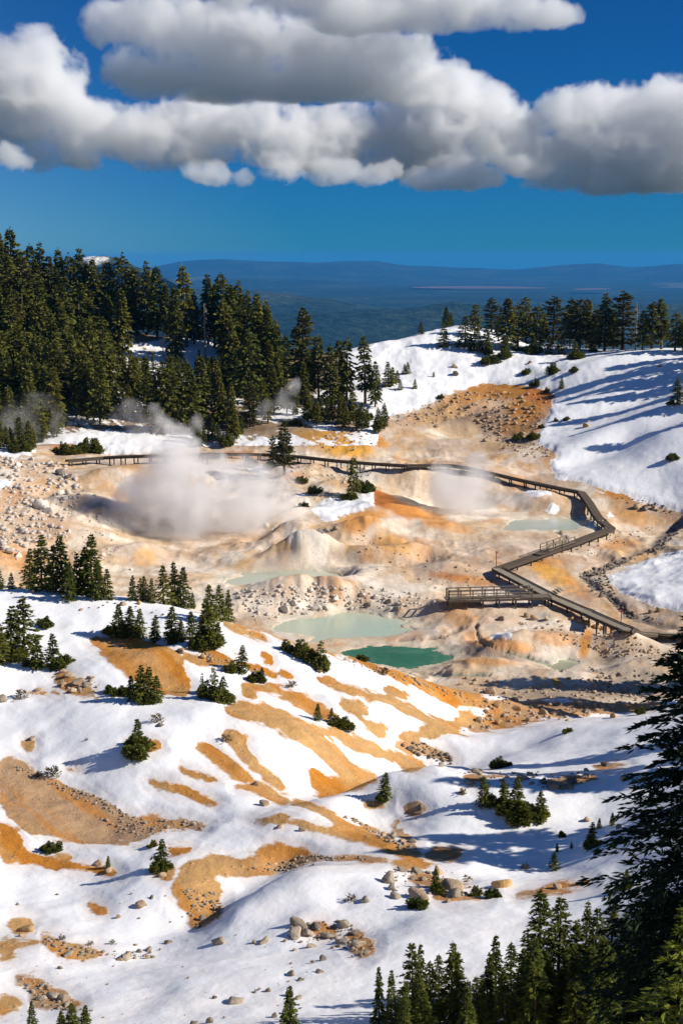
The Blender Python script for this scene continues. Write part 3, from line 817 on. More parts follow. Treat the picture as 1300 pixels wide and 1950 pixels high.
tag(vp, 'railed timber viewing platform branching left off the boardwalk above the pale pool', 'platform')
a0 = Vector((_PP[0].x, _PP[0].y, z_pf)); a1 = Vector((_PP[3].x, _PP[3].y, z_pf))
dx_ = (a1 - a0).normalized(); nn_ = Vector((dx_.y, -dx_.x, 0)); nn_ = nn_ if nn_.y > 0 else -nn_
wd = 1.55; Lp = (a1 - a0).length; deck = MB(); k = 0
while k * .28 < Lp:
    p = a0 + dx_ * k * .28; q = a0 + dx_ * (k * .28 + .265); b = nn_ * wd / 2
    z = Vector((0, 0, .05)); lo = max(0, int((2.0 - k * .28) / .5)) * .0
    deck.hexa([p - b - z, p + b - z, q + b - z, q - b - z, p - b, p + b, q + b, q - b]); k += 1
vpar(deck.obj('deck', M_RAIL))
for sg in (-1, 1):
    m_ = MB(); e = nn_ * sg * (wd / 2 + .045) + Vector((0, 0, -.19)); m_.bar(a0 + e, a1 + e, .07, .24); vpar(m_.obj('side_beam', M_BEAM))
    e = nn_ * sg * (wd / 2 - .1); rail_run(vpar, [a0 + dx_ * 2.2 + e, a1 - dx_ * .1 + e], gap=1.35)
rail_run(vpar, [a1 - dx_ * .1 + nn_ * (wd / 2 - .1), a1 - dx_ * .1 - nn_ * (wd / 2 - .1)], gap=1.2)
for f in np.linspace(.03, .98, 7):
    m_ = MB()
    for sg in (-1, 1):
        p = a0.lerp(a1, f) + nn_ * sg * wd * .42; m_.post(p, gz(p.x, p.y) - .2, z_pf - .34, .18)
    m_.bar(a0.lerp(a1, f) + nn_ * wd * .55 + Vector((0, 0, -.26)), a0.lerp(a1, f) - nn_ * wd * .55 + Vector((0, 0, -.26)), .15, .15)
    vpar(m_.obj('trestle', M_BEAM))
# steps that lead from the walk down to it
m_ = MB()
for i_ in range(4):
    p = a0 - dx_ * (.1 + .32 * i_); z = Vector((0, 0, .17 * (i_ + 1))); b = nn_ * .8
    q = p - dx_ * .3; h_ = Vector((0, 0, .06))
    m_.hexa([p - b + z - h_, p + b + z - h_, q + b + z - h_, q - b + z - h_, p - b + z, p + b + z, q + b + z, q - b + z])
vpar(m_.obj('step', M_DECK))

# two marker posts with red heads
M_RED = simple_mat('red painted marker', (.45, .03, .03), (.5, .05, .04), 5, .5, .003)
for u, v, lab in ((947, 1083, 'thin red topped marker post at the left elbow of the boardwalk'), (1184, 1199, 'red topped marker post at the lower right end of the boardwalk')):
    p = at(u - 3, v - 2, 0)
    r = link(bpy.data.objects.new('marker_post', None)); r.location = p
    a = MB(); a.bar((0, 0, -.2), (0, 0, 1.9), .08, .08); a.obj('pole', M_BEAM, r)
    a = MB(); a.bar((0, 0, 1.7), (0, 0, 2.1), .11, .09); a.bar((.0, 0, 1.95), (.14, 0, 1.95), .04, .14); a.obj('sign_plate', M_RED, r)
    tag(r, lab, 'marker post', 'red topped marker posts by the boardwalk')

# ------------------------------------------------------------------ conifers, shrubs, snags
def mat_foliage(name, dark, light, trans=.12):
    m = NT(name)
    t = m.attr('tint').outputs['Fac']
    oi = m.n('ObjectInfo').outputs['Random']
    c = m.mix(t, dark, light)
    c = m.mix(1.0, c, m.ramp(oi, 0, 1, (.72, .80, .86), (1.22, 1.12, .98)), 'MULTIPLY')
    b = m.bsdf(c, .75, None, .15)
    tr = m.n('BsdfTranslucent'); m.set(tr.inputs['Color'], m.mix(1.0, c, (1.3, 1.25, .6), 'MULTIPLY'))
    mx = m.n('MixShader'); mx.inputs[0].default_value = trans
    m.t.links.new(b.outputs[0], mx.inputs[1]); m.t.links.new(tr.outputs[0], mx.inputs[2]); m.t.links.new(mx.outputs[0], m.out.inputs['Surface'])
    return m.m


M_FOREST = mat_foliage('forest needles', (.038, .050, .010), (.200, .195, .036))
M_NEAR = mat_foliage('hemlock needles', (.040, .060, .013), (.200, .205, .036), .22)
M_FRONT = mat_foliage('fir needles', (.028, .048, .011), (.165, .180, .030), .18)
M_LIGHT = mat_foliage('fresh fir needles', (.10, .12, .015), (.30, .30, .04), .3)  # sunlight on a lit bough, put into the needle colour
M_DARK = mat_foliage('shaded fir needles', (.008, .017, .009), (.025, .045, .018), .05)  # darker copy of the needles: the tree's shade is put into the colour
M_PINE = mat_foliage('pine needles', (.040, .048, .014), (.125, .120, .038))
M_DRY = mat_foliage('dry twigs', (.10, .07, .035), (.20, .15, .07))
M_BARK = simple_mat('conifer bark', (.07, .048, .035), (.15, .105, .075), 3, .9, .03)
M_GREYWOOD = simple_mat('bleached dead wood', (.24, .20, .17), (.38, .33, .28), 4, .85, .02)


def crown_arrays(seed, H, R, nwh=22, nbr=6, ntw=10, tl=.5, tw=.14, bare=.1, taper=.85, droop=.3, rag=.15, top=.97, up=.25, base_el=-.15, fill=1.0, off=(0, 0, 0), lean=(0, 0)):
    r = np.random.default_rng(seed)
    h = bare + (top - bare) * (np.linspace(0, 1, nwh) ** .95) + r.normal(0, .35 / nwh, nwh)
    B = np.repeat(np.clip(h, bare, .985), nbr) + r.normal(0, .4 / nwh, nwh * nbr)
    n = len(B); keep = r.random(n) > rag
    B = B[keep]; n = len(B)
    q = np.clip((1 - B) / (1 - bare), 0, 1)
    prof = q ** taper * (1 - .35 * np.clip((q - .82) / .18, 0, 1))
    ph = np.repeat(r.uniform(0, 6.28, nwh), nbr)[keep] + np.tile(np.arange(nbr) * 6.283 / nbr, nwh)[keep] + r.normal(0, .35, n)
    lob = 1 + .22 * np.sin(ph * 2 + r.uniform(0, 6)) + .15 * np.sin(ph * 3 + B * 9)
    L = R * (prof * r.uniform(.55, 1.12, n) * lob + .03)
    el = base_el + (up - base_el) * (1 - q) ** 1.2 + r.normal(0, .1, n)
    bt = r.uniform(0, 1, n)                                     # tint of the branch
    nt = np.maximum(3, (ntw * (.35 + .65 * L / R) * fill)).astype(int)
    bi = np.repeat(np.arange(n), nt); m = len(bi)
    t = r.uniform(.08, 1.0, m) ** .8
    cp, sp = np.cos(ph[bi]), np.sin(ph[bi])
    rad = L[bi] * t
    z = B[bi] * H + np.tan(el[bi]) * rad - droop * rad * t + .12 * L[bi] * np.maximum(t - .7, 0)
    side = r.normal(0, .10, m) * L[bi] * (1 - .5 * t)
    P = np.c_[cp * rad - sp * side, sp * rad + cp * side, z]
    a = ph[bi] + np.where(r.random(m) < .5, -1, 1) * r.uniform(.15, 1.1, m) * (1 - .4 * t)
    dz = np.tan(el[bi]) - 1.6 * droop * t + r.normal(.02, .22, m)
    D = np.c_[np.cos(a), np.sin(a), dz]; D /= np.linalg.norm(D, axis=1)[:, None]
    l = tl * r.uniform(.55, 1.25, m) * (.55 + .45 * np.minimum(1, L[bi] / (R * .5)))
    S = np.cross(D, np.array([0, 0, 1.])); S /= np.linalg.norm(S, axis=1)[:, None]
    U = np.cross(S, D); ro = r.normal(0, .75, m)
    S = S * np.cos(ro)[:, None] + U * np.sin(ro)[:, None]
    w = tw * r.uniform(.7, 1.3, m)
    # leader
    k = max(4, nwh // 5)
    zl = np.linspace(H * .9, H, k); P = np.r_[P, np.c_[np.zeros(k), np.zeros(k), zl]]
    D = np.r_[D, np.c_[r.normal(0, .3, (k, 2)), np.full(k, 1.)]]; l = np.r_[l, np.full(k, tl * .6)]; w = np.r_[w, np.full(k, tw * .6)]
    S = np.r_[S, np.c_[np.cos(np.arange(k)), np.sin(np.arange(k)), np.zeros(k)]]
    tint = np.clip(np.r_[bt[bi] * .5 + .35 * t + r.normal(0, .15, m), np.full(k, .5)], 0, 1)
    z01 = P[:, 2] / H
    P = P + np.c_[lean[0] * z01 ** 1.5 * H, lean[1] * z01 ** 1.5 * H, np.zeros(len(P))] + np.array(off)
    m = len(P)
    V = np.stack([P, P + D * (l * .45)[:, None] + S * w[:, None], P + D * l[:, None], P + D * (l * .45)[:, None] - S * w[:, None]], 1)
    return V.reshape(-1, 3), np.repeat(tint, 4)


def crown_mesh(name, parts, mat):
    V = np.concatenate([p[0] for p in parts]); T = np.concatenate([p[1] for p in parts])
    return np_mesh(name, V, np.arange(len(V)).reshape(-1, 4), [mat], False, {'tint': T})


def trunk_arrays(H, r0, seed=0, lean=(0, 0), off=(0, 0, 0), seg=8, k=7, top=.97, z0=-.6):
    r = np.random.default_rng(seed)
    zs = np.linspace(z0, H * top, seg); V = []
    for z in zs:
        f = max(0, z / H); rr = r0 * (1 - f) ** .8 + .012; c = np.array([lean[0] * f ** 1.5 * H, lean[1] * f ** 1.5 * H]) + r.normal(0, r0 * .12, 2) * (f > 0)
        an = np.arange(k) * 6.283 / k
        V.append(np.c_[c[0] + np.cos(an) * rr * r.uniform(.9, 1.1, k), c[1] + np.sin(an) * rr, np.full(k, z)])
    V = np.concatenate(V) + np.array(off)
    F = [[i * k + j, i * k + (j + 1) % k, (i + 1) * k + (j + 1) % k, (i + 1) * k + j] for i in range(seg - 1) for j in range(k)]
    return V, np.array(F)


def join_q(parts):
    Vs, Fs, n = [], [], 0
    for V_, F_ in parts: Vs.append(V_); Fs.append(F_ + n); n += len(V_)
    return np.concatenate(Vs), np.concatenate(Fs)


def tree_kind(name, crown_parts, trunk_parts, mat, bark=None):
    cm = crown_mesh(name + ' crown', crown_parts, mat)
    V_, F_ = join_q(trunk_parts); tm = np_mesh(name + ' trunk', V_, F_, [bark or M_BARK], True)
    return cm, tm


KINDS = {}
HT = {}


def add_kind(key, H, cm_tm): KINDS.setdefault(key, []).append(cm_tm); HT[key] = H


for i in range(5):      # narrow forest firs, 12 m
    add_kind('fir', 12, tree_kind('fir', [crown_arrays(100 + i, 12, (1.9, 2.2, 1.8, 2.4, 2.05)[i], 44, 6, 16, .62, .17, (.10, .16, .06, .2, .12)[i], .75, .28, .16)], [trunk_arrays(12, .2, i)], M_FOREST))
for i in range(3):      # ragged mature trees
    add_kind('ragged', 12, tree_kind('hemlock', [crown_arrays(130 + i, 12, (2.5, 2.2, 2.7)[i], 26, 7, 20, .66, .18, (.2, .24, .16)[i], .58, .35, .26, lean=((.02, 0), (-.03, 0), (.01, 0))[i])], [trunk_arrays(12, .27, i, ((.02, 0), (-.03, 0), (.01, 0))[i])], M_FOREST))
for i in range(2):      # broad pines
    add_kind('broad', 12, tree_kind('pine', [crown_arrays(150 + i, 12, (3.1, 2.8)[i], 24, 8, 26, .72, .19, (.18, .12)[i], .62, .15, .25, up=.5, base_el=.05)], [trunk_arrays(12, .34, i)], M_PINE))
for i in range(5):      # young mountain hemlocks, 4 m
    ln = ((.03, .0), (-.04, .02), (.05, 0), (0, 0), (-.02, .03))[i]
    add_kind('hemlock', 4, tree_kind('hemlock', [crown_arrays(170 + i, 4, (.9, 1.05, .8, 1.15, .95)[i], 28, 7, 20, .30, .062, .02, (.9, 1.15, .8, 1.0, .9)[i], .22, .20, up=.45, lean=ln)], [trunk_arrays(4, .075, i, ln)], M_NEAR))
for i in range(4):      # low wind-pruned clumps, about 1.5 m high, 2.4 m wide
    r = np.random.default_rng(900 + i); cp, tp = [], []
    for j in range(9 + i):
        a = r.uniform(0, 6.28); d = r.uniform(0, 1) ** .6 * 1.0; h = (1.55 - .75 * d) * r.uniform(.55, 1.1)
        ln = (math.cos(a) * .12 * d, math.sin(a) * .12 * d); off = (math.cos(a) * d, math.sin(a) * d * .8, -.1)
        cp.append(crown_arrays(920 + i * 20 + j, h, .46, 16, 6, 10, .24, .042, .0, .75, .1, .2, base_el=.25, up=.6, off=off, lean=ln))
        tp.append(trunk_arrays(h, .035, j, ln, off, 4, 5, .8, -.15))
    add_kind('shrub', 1.5, tree_kind('shrub', cp, tp, M_NEAR))
for i in range(2):      # clump with a tall flagged leader
    r = np.random.default_rng(960 + i); cp, tp = [], []
    spec = [(0, 0, 2.6, .6), (.5, .1, 1.5, .55), (-.55, 0, 1.3, .55), (.9, -.1, .8, .6), (-.95, .1, .7, .6), (.2, -.4, .9, .6), (-.2, .4, .9, .6)]
    for j, (x, y, h, rr) in enumerate(spec):
        h *= r.uniform(.85, 1.15); ln = (x * .06 + (.06 if i else -.05) * (j == 0), 0)
        cp.append(crown_arrays(980 + i * 20 + j, h, rr, 18, 6, 12, .22, .055, 0, .8, .2, .15, off=(x, y, -.1), lean=ln)); tp.append(trunk_arrays(h, .04, j, ln, (x, y, -.1), 5, 5, .85, -.15))
    add_kind('flag', 2.6, tree_kind('hemlock', cp, tp, M_NEAR))
for i in range(1):
    cp = [crown_arrays(1200 + j, .5, .3, 6, 5, 8, .16, .028, 0, .6, 0, .3, up=.9, base_el=.4, off=(math.cos(j * 1.9) * .25, math.sin(j * 1.9) * .25, -.05)) for j in range(4)]
    add_kind('dry', .5, tree_kind('dry shrub', cp, [trunk_arrays(.4, .02, 0, (0, 0), (0, 0, 0), 4, 5, .8, -.1)], M_DRY))
for i in range(6):      # foreground trees, 5 m, fine twigs
    ln = ((.02, 0), (-.02, 0), (.03, .02), (0, -.02), (-.03, 0), (.01, .01))[i]
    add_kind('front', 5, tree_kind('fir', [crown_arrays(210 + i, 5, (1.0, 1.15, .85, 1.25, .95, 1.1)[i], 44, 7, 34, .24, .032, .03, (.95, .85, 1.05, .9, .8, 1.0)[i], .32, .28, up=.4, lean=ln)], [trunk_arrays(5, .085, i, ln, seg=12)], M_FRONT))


def snag_mesh(seed, H):
    r = np.random.default_rng(seed)
    parts = [trunk_arrays(H, .2, seed, seg=10)]
    mb = MB()
    for k in range(34):
        z = H * r.uniform(.25, .95); a = r.uniform(0, 6.28); l = (1 - z / H) * 2.0 * r.uniform(.4, 1) + .3
        p = Vector((0, 0, z)); q = p + Vector((math.cos(a) * l, math.sin(a) * l, l * r.uniform(-.5, .3)))
        mb.bar(p, q, .07, .07)
        for _ in range(2):
            s_ = p.lerp(q, r.uniform(.4, .9)); mb.bar(s_, s_ + Vector((r.normal(0, .3), r.normal(0, .3), r.normal(-.1, .2))), .035, .035)
    V1, F1 = parts[0]
    V2 = np.concatenate(mb.V); F2 = np.array(mb.F)
    return np_mesh('snag trunk', V1, F1, [M_GREYWOOD], True), np_mesh('snag limbs', V2, F2, [M_GREYWOOD])


REG = []          # everything that gets a label later: dict(o, u, v, kind, ...)


def plant(key, name, p, height, var=None, cat='tree', wide=1.0, part=('crown', 'trunk'), rot=None, mat=None, **info):
    vs = KINDS[key]; cm, tm = vs[(RNG.integers(len(vs)) if var is None else var) % len(vs)]
    r = link(bpy.data.objects.new(name, None)); r.location = p
    s = height / HT[key]; r.scale = (s * wide, s * wide, s)
    r.rotation_euler = (0, 0, RNG.uniform(0, 6.28) if rot is None else rot)
    if key in ('shrub', 'flag', 'dry'): part = ('foliage', 'stems')
    for nm, me in zip(part, (cm, tm)):
        link(bpy.data.objects.new(nm, me), r)
    r['category'] = cat
    REG.append(dict(o=r, name=name, key=key, p=Vector(p), h=height, **info))
    return r


def plant_px(key, name, u, vt, vb, lift=0, **kw):
    """base and tip rows of the photograph give the place and the height"""
    p = at(u, vb); h = (vb - vt) / F * p.y * 1.02
    return plant(key, name, p, h, **kw)


# ---- the wooded slope on the left
FOR = []
sky_row = [(2,448,592),(12,470,600),(25,442,590),(40,485,600),(62,472,600),(80,470,602),(97,495,610),(115,480,606),(137,487,612),(155,480,614),(168,505,618),(180,498,622),(197,520,625),(210,503,625),(237,487,630),(248,520,634),(260,515,636),(282,505,638),(300,510,640),(318,545,642),(335,553,650),(355,512,660),(370,560,655),(397,528,655),(408,545,662),(424,527,662),(440,545,670),(455,541,672),(472,560,680),(490,563,690),(507,578,700),(522,610,715),(545,640,735),(577,594,748),(606,640,760),(628,660,770),(645,650,768),(660,648,765),(695,643,768),(714,690,775)]
for u, vt, vb in sky_row:
    k = 'broad' if u in (577, 97) else ('ragged' if u in (137, 237, 424, 355, 660, 695, 210) else 'fir')
    FOR.append(plant_px(k, 'conifer', u, vt, vb, wide=1.15 if k == 'fir' else 1.0, grp='forest', row='skyline'))
tries = 0; pts_f = [(u, vb) for u, _, vb in sky_row]
crest_u = [0, 100, 200, 300, 400, 480, 560, 640, 720]; crest_v = [595, 612, 632, 648, 664, 690, 745, 772, 800]
low_u = [0, 60, 130, 240, 300, 420, 520, 640, 720]; low_v = [850, 852, 812, 806, 822, 846, 806, 806, 818]
while len(FOR) < 250 and tries < 9000:
    tries += 1
    u = RNG.uniform(-30, 728); vb = RNG.uniform(600, 850)
    if not (np.interp(u, crest_u, crest_v) + 6 < vb < np.interp(u, low_u, low_v)): continue
    if any((u - a) ** 2 + ((vb - b) * 1.9) ** 2 < (14 if vb < 760 else 17) ** 2 for a, b in pts_f): continue
    if ((u - 268) / 46) ** 2 + ((vb - 662) / 34) ** 2 < 1 or ((u - 388) / 34) ** 2 + ((vb - 672) / 22) ** 2 < 1: continue
    pts_f.append((u, vb))
    young = (280 < u < 430 and 690 < vb < 790) or RNG.random() < .16
    hpx = RNG.uniform(48, 78) if young else RNG.uniform(88, 142)
    if 212 < u < 425 and vb > 690: hpx = max(30, min(hpx, vb - 680))
    if u > 600: hpx *= .62
    elif u > 440 and vb > 770: hpx *= .6
    k = 'fir' if young or RNG.random() < .6 else ('ragged' if RNG.random() < .75 else 'broad')
    FOR.append(plant_px(k, 'conifer', u, vb - hpx, vb, wide=RNG.uniform(1.0, 1.3), grp='forest', row='slope'))
for u, vt, vb in ((391,575,690),(311,612,680),(110,585,650)):
    p = at(u, vb); h = (vb - vt) / F * p.y; tm, lm = snag_mesh(u, 11.); r = link(bpy.data.objects.new('snag', None)); r.location = p; r.scale = [h / 11] * 3
    link(bpy.data.objects.new('trunk', tm), r); link(bpy.data.objects.new('bare_limbs', lm), r); r['category'] = 'dead tree'
    REG.append(dict(o=r, name='snag', key='snag', p=p, h=h, grp='snag'))

for u in list(range(2, 120, 9)) + list(range(372, 470, 9)) + list(range(590, 735, 11)):
    vb = np.interp(u, low_u, low_v) + RNG.uniform(-4, 8); FOR.append(plant_px('fir', 'conifer', u + RNG.uniform(-3, 3), vb - RNG.uniform(22, 60), vb, wide=1.35, grp='forest', row='edge'))
# ---- trees on the snowy hill on the right
for u, vt, vb, k in [(802,609,632,'hemlock'),(849,585,624,'fir'),(858,595,622,'fir'),(844,616,660,'hemlock'),(885,603,660,'hemlock'),(903,580,640,'ragged'),(897,640,668,'hemlock'),(909,626,668,'hemlock'),(924,625,672,'hemlock'),(935,570,632,'broad'),(948,600,650,'ragged'),
    (965,570,664,'fir'),(985,580,660,'ragged'),(1000,568,650,'ragged'),(1020,582,664,'ragged'),(1033,595,655,'fir'),(1053,562,650,'broad'),(1067,635,674,'hemlock'),(1085,565,655,'fir'),(1101,575,668,'broad'),(1116,572,664,'fir'),(1133,584,660,'fir'),(1150,563,668,'fir'),(1167,585,660,'fir'),(1184,560,666,'broad'),(1222,592,664,'fir'),(1240,580,664,'broad'),(1258,572,665,'ragged'),(1284,595,668,'ragged'),(1298,610,668,'fir'),(1015,640,674,'hemlock'),(1044,640,674,'hemlock'),(960,640,678,'hemlock'),(1095,650,684,'hemlock'),(1125,640,668,'hemlock'),
    (1288,720,770,'hemlock'),(739,690,735,'hemlock'),(748,700,730,'hemlock'),(757,706,728,'hemlock'),(770,694,712,'hemlock'),(776,690,712,'hemlock'),(825,708,718,'hemlock'),(1068,718,740,'hemlock'),(1050,690,712,'hemlock'),(762,724,742,'hemlock'),(790,722,740,'hemlock')]:
    plant_px(k, 'conifer', u, vt, vb, cat='tree', wide=1.5 if k in ('fir', 'hemlock') else 1.3, grp='hill')
p = at(1209, 664); tm, lm = snag_mesh(77, 11.); r = link(bpy.data.objects.new('snag', None)); r.location = p; r.scale = [94 / F * p.y / 11] * 3
link(bpy.data.objects.new('trunk', tm), r); link(bpy.data.objects.new('bare_limbs', lm), r); r['category'] = 'dead tree'; REG.append(dict(o=r, name='snag', key='snag', p=p, h=9, grp='snag'))
for u, v, w in [(932,692,46),(1002,712,30),(1052,712,30),(1092,708,24),(1020,735,26),(1040,746,14),(960,680,34),(1015,672,36),(1097,682,30),(1057,802,14),(1078,800,18),(1280,875,32),(1277,770,22),(1030,815,18),(1016,835,32),(985,836,28),(930,674,26),(985,668,24),(1130,670,20),(838,758,16)]:
    p = at(u, v); s = w / F * p.y / 2.6; plant('shrub', 'shrub', p, 1.5 * s * RNG.uniform(.9, 1.3), cat='shrub', grp='hillshrub', wide=1.0)

# ---- the middle ground
plant_px('broad', 'pine', 541, 806, 905, wide=.95, grp='mid'); plant_px('broad', 'pine', 520, 830, 890, wide=.8, grp='mid')
plant_px('ragged', 'pine', 673, 868, 945, wide=1.0, grp='mid')
for u, v, w in [(575,918,30),(692,935,50),(665,950,30),(475,888,40),(515,892,36),(600,938,26),(578,965,20),(594,940,16),(176,860,50),(138,866,40),(120,862,30),(40,858,40),(372,850,34),(560,810,40),(600,795,36),(540,860,30),(690,800,36),(720,812,24),(430,846,36)]:
    p = at(u, v); s = w / F * p.y / 2.6; plant('shrub', 'shrub', p, 1.5 * s * RNG.uniform(.9, 1.4), cat='shrub', grp='midshrub')

# ---- trees along the crest of the near slope and on it
for u, vt, vb in [(2,1080,1122),(22,1090,1122),(57,1042,1122),(80,1017,1124),(102,1037,1127),(121,1018,1128),(132,1068,1142),(148,1052,1132),(160,1040,1132),(175,1015,1134),(188,1068,1142),(207,1082,1142),
    (252,1095,1143),(267,1100,1144),(277,1096,1144),(288,1100,1148),(312,1074,1150),(335,1069,1154),(350,1077,1158),(368,1128,1158),(402,1112,1182),(419,1112,1182),(436,1122,1184)]:
    plant_px('hemlock', 'hemlock', u, vt, vb, wide=1.1, grp='crest')
for u, vt, vb in [(227,1148,1212),(250,1152,1208),(267,1158,1215),(295,1170,1220),(327,1153,1222),(346,1178,1220),(367,1163,1217),(399,1138,1232),(386,1174,1233),(415,1184,1233),(22,1150,1246),(47,1134,1242),(2,1186,1262),(74,1210,1272),(103,1205,1272),(460,1226,1280),(267,1264,1336),(282,1266,1336),(251,1284,1332),(299,1284,1336),(605,1338,1372),(630,1346,1376),(500,1270,1300)]:
    plant_px('hemlock', 'hemlock', u, vt, vb, wide=1.35, grp='slope')
plant_px('flag', 'hemlock', 410, 1258, 1332, wide=1.0, grp='slope', var=0); plant_px('flag', 'hemlock', 385, 1278, 1318, wide=.8, grp='slope', var=1); plant_px('flag', 'hemlock', 610, 1214, 1268, wide=1.3, grp='slope', var=1)
for u, v, w in [(212,1208,36),(240,1212,50),(330,1222,44),(395,1234,60),(35,1255,50),(62,1268,44),(120,1268,44),(85,1192,36),(440,1280,34),(490,1296,34),(232,1324,44),(207,1318,30),(285,1336,44),(425,1332,44),(575,1252,60),(545,1238,40),(610,1272,34),(655,1386,40),(640,1380,30),(265,1436,72),(262,1420,50),(690,1258,28)]:
    p = at(u, v); s = w / F * p.y / 2.5; plant('shrub', 'shrub', p, 1.5 * s * RNG.uniform(.95, 1.25), cat='shrub', grp='slopeshrub')
for u, vt, vb in [(265,1365,1430),(732,1467,1518),(922,1476,1534),(960,1480,1532),(1030,1502,1556),(985,1476,1545),(1125,1562,1612),(1054,1618,1657),(1140,1556,1578),(1165,1546,1572),(1087,1602,1616),(1060,1604,1622),(307,1592,1657),(206,1628,1652),(552,1870,1952),(62,1898,1962),(140,1903,1965),(162,1906,1968),(118,1918,1966),(830,1652,1690),(1190,1652,1692)]:
    plant_px('hemlock', 'hemlock', u, vt, vb, wide=1.3 if u != 62 else .9, grp='front')
for u, v, w in [(728,1524,34),(953,1462,40),(940,1532,52),(1000,1566,84),(975,1548,70),(1025,1556,50),(1068,1592,20),(1128,1614,40),(308,1658,44),(100,1620,48),(832,1698,36),(795,1728,44),(905,1705,40),(940,1708,46),(1190,1692,36),(1080,1395,22),(1220,1360,26),(292,1612,22)]:
    p = at(u, v); s = w / F * p.y / 2.5; plant('shrub', 'shrub', p, 1.5 * s * RNG.uniform(.9, 1.2), cat='shrub', grp='frontshrub')
for u, v, w in [(730,1284,18),(102,1478,26),(75,1478,14),(300,1375,22),(165,1410,6),(668,1715,18),(40,1330,22),(118,1790,14),(172,1800,12),(215,1798,12),(430,1412,18),(555,1308,16),(1000,1655,16),(880,1512,14)]:
    p = at(u, v); plant('dry', 'dry_shrub', p, .5 * w / F * p.y / .75, cat='shrub', grp='dry')

# ---- the dark trees in the lower right corner
def front_tree(u, vt, y, wide=1.0, key='front', var=None, name='fir', grp='corner'):
    s, t = ray(u, vt); x = float(s) * y; z = gz(x, y)
    return plant(key, name, (x, y, z - .1), float(t) * y - z + .1, wide=wide, var=var, grp=grp)


for u, vt, y, w in [(722,1840,41,.85),(745,1846,40.5,.8),(787,1796,41.5,.9),(803,1800,42,.8),(820,1830,40.5,.85),(836,1816,42.5,.85),(860,1794,41,1.0),(878,1816,40.3,.9),(927,1814,41,.95),(946,1784,42.5,1.0),(975,1795,41.5,.9),(998,1802,40.6,.95),
    (1032,1694,43.5,1.0),(1066,1704,44,1.0),(1096,1750,42.5,1.0),(1117,1716,44.5,.8),(1135,1728,43,.85),(1167,1708,43.5,.9),(1192,1740,42,1.0),(1216,1745,42,1.0),(1240,1735,43,1.0),(1265,1730,42,1.1),(1290,1720,43,1.1),(1080,1800,40.5,1.1),(1120,1810,40,1.1),(1160,1800,40.4,1.1),(1050,1830,40,1.1),(1010,1850,39.5,1.0),(1200,1810,40,1.2),(1245,1800,40,1.2),(905,1860,39.8,1.0),(770,1868,39.8,.9),(1285,1810,40,1.2),(1145,1860,39,1.2),(1090,1870,39,1.2)]:
    front_tree(u, vt, y, w * 1.1)
for i in range(22):
    front_tree(RNG.uniform(960, 1310), RNG.uniform(1760, 1900), RNG.uniform(38.6, 41), RNG.uniform(1.0, 1.3))
for i in range(7):
    front_tree(RNG.uniform(730, 950), RNG.uniform(1850, 1910), RNG.uniform(38.8, 40.4), RNG.uniform(.9, 1.2))

# the tall tree at the right edge and others of its stand, beyond the frame, that shade it
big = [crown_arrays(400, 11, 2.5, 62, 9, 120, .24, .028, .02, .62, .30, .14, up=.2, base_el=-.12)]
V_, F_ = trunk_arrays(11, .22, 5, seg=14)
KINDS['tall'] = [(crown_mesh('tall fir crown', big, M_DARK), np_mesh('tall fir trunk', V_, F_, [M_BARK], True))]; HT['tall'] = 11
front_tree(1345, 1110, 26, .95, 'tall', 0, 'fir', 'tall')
KINDS['sun_tinted'] = [(crown_mesh('young fir crown', [crown_arrays(777, 5, 1.5, 30, 6, 34, .26, .034, .02, 1.0, .3, .35, up=.3)], M_LIGHT), KINDS['front'][0][1])]; HT['sun_tinted'] = 5
front_tree(1308, 1728, 22.6, 1.3, 'sun_tinted', 0, 'fir', 'sun_tinted')  # young fir added in place of a sunlit bough, its brightness painted
for x, y, h in [(15,27.5,13),(17,25,13),(24,64,7),(21.5,74,8),(27,70,8),(26,79,7),(34,104,12),(37,122,13),(35,114,11),(41,121,12),(70,268,14),(74,262,15),(71,255,13),(78,272,15),(68,246,12),(80,258,15),(66,236,10),(75,281,14),(64,228,9),(21,62,7)]:
    plant('fir' if y > 40 else 'tall', 'fir', (x, y, gz(x, y) - .1), h, wide=1.3 if y > 40 else .9, grp='offframe')

# ------------------------------------------------------------------ boulders
def ico(sub):
    bm = bmesh.new(); bmesh.ops.create_icosphere(bm, subdivisions=sub, radius=1)
    V_ = np.array([v.co[:] for v in bm.verts]); F_ = np.array([[v.index for v in f.verts] for f in bm.faces]); bm.free()
    return V_, F_


def rock_shape(seed, sub=3, cuts=14):
    r = np.random.default_rng(seed); V_, F_ = ico(sub); V_ = V_.copy()
    for _ in range(cuts):
        n = r.normal(0, 1, 3); n /= np.linalg.norm(n); n[2] *= .8; n /= np.linalg.norm(n); d = r.uniform(.36, .80)
        e = np.maximum(V_ @ n - d, 0); V_ -= e[:, None] * n * .93
    nz = fbm(V_[:, 0] * 1 + V_[:, 2] * .7, V_[:, 1] + V_[:, 2] * .5, .8, 3, seed) * .10
    V_ *= (1 + nz)[:, None]
    V_ *= np.array([r.uniform(.8, 1.1), r.uniform(.7, 1.0), r.uniform(.55, .85)])
    return V_, F_


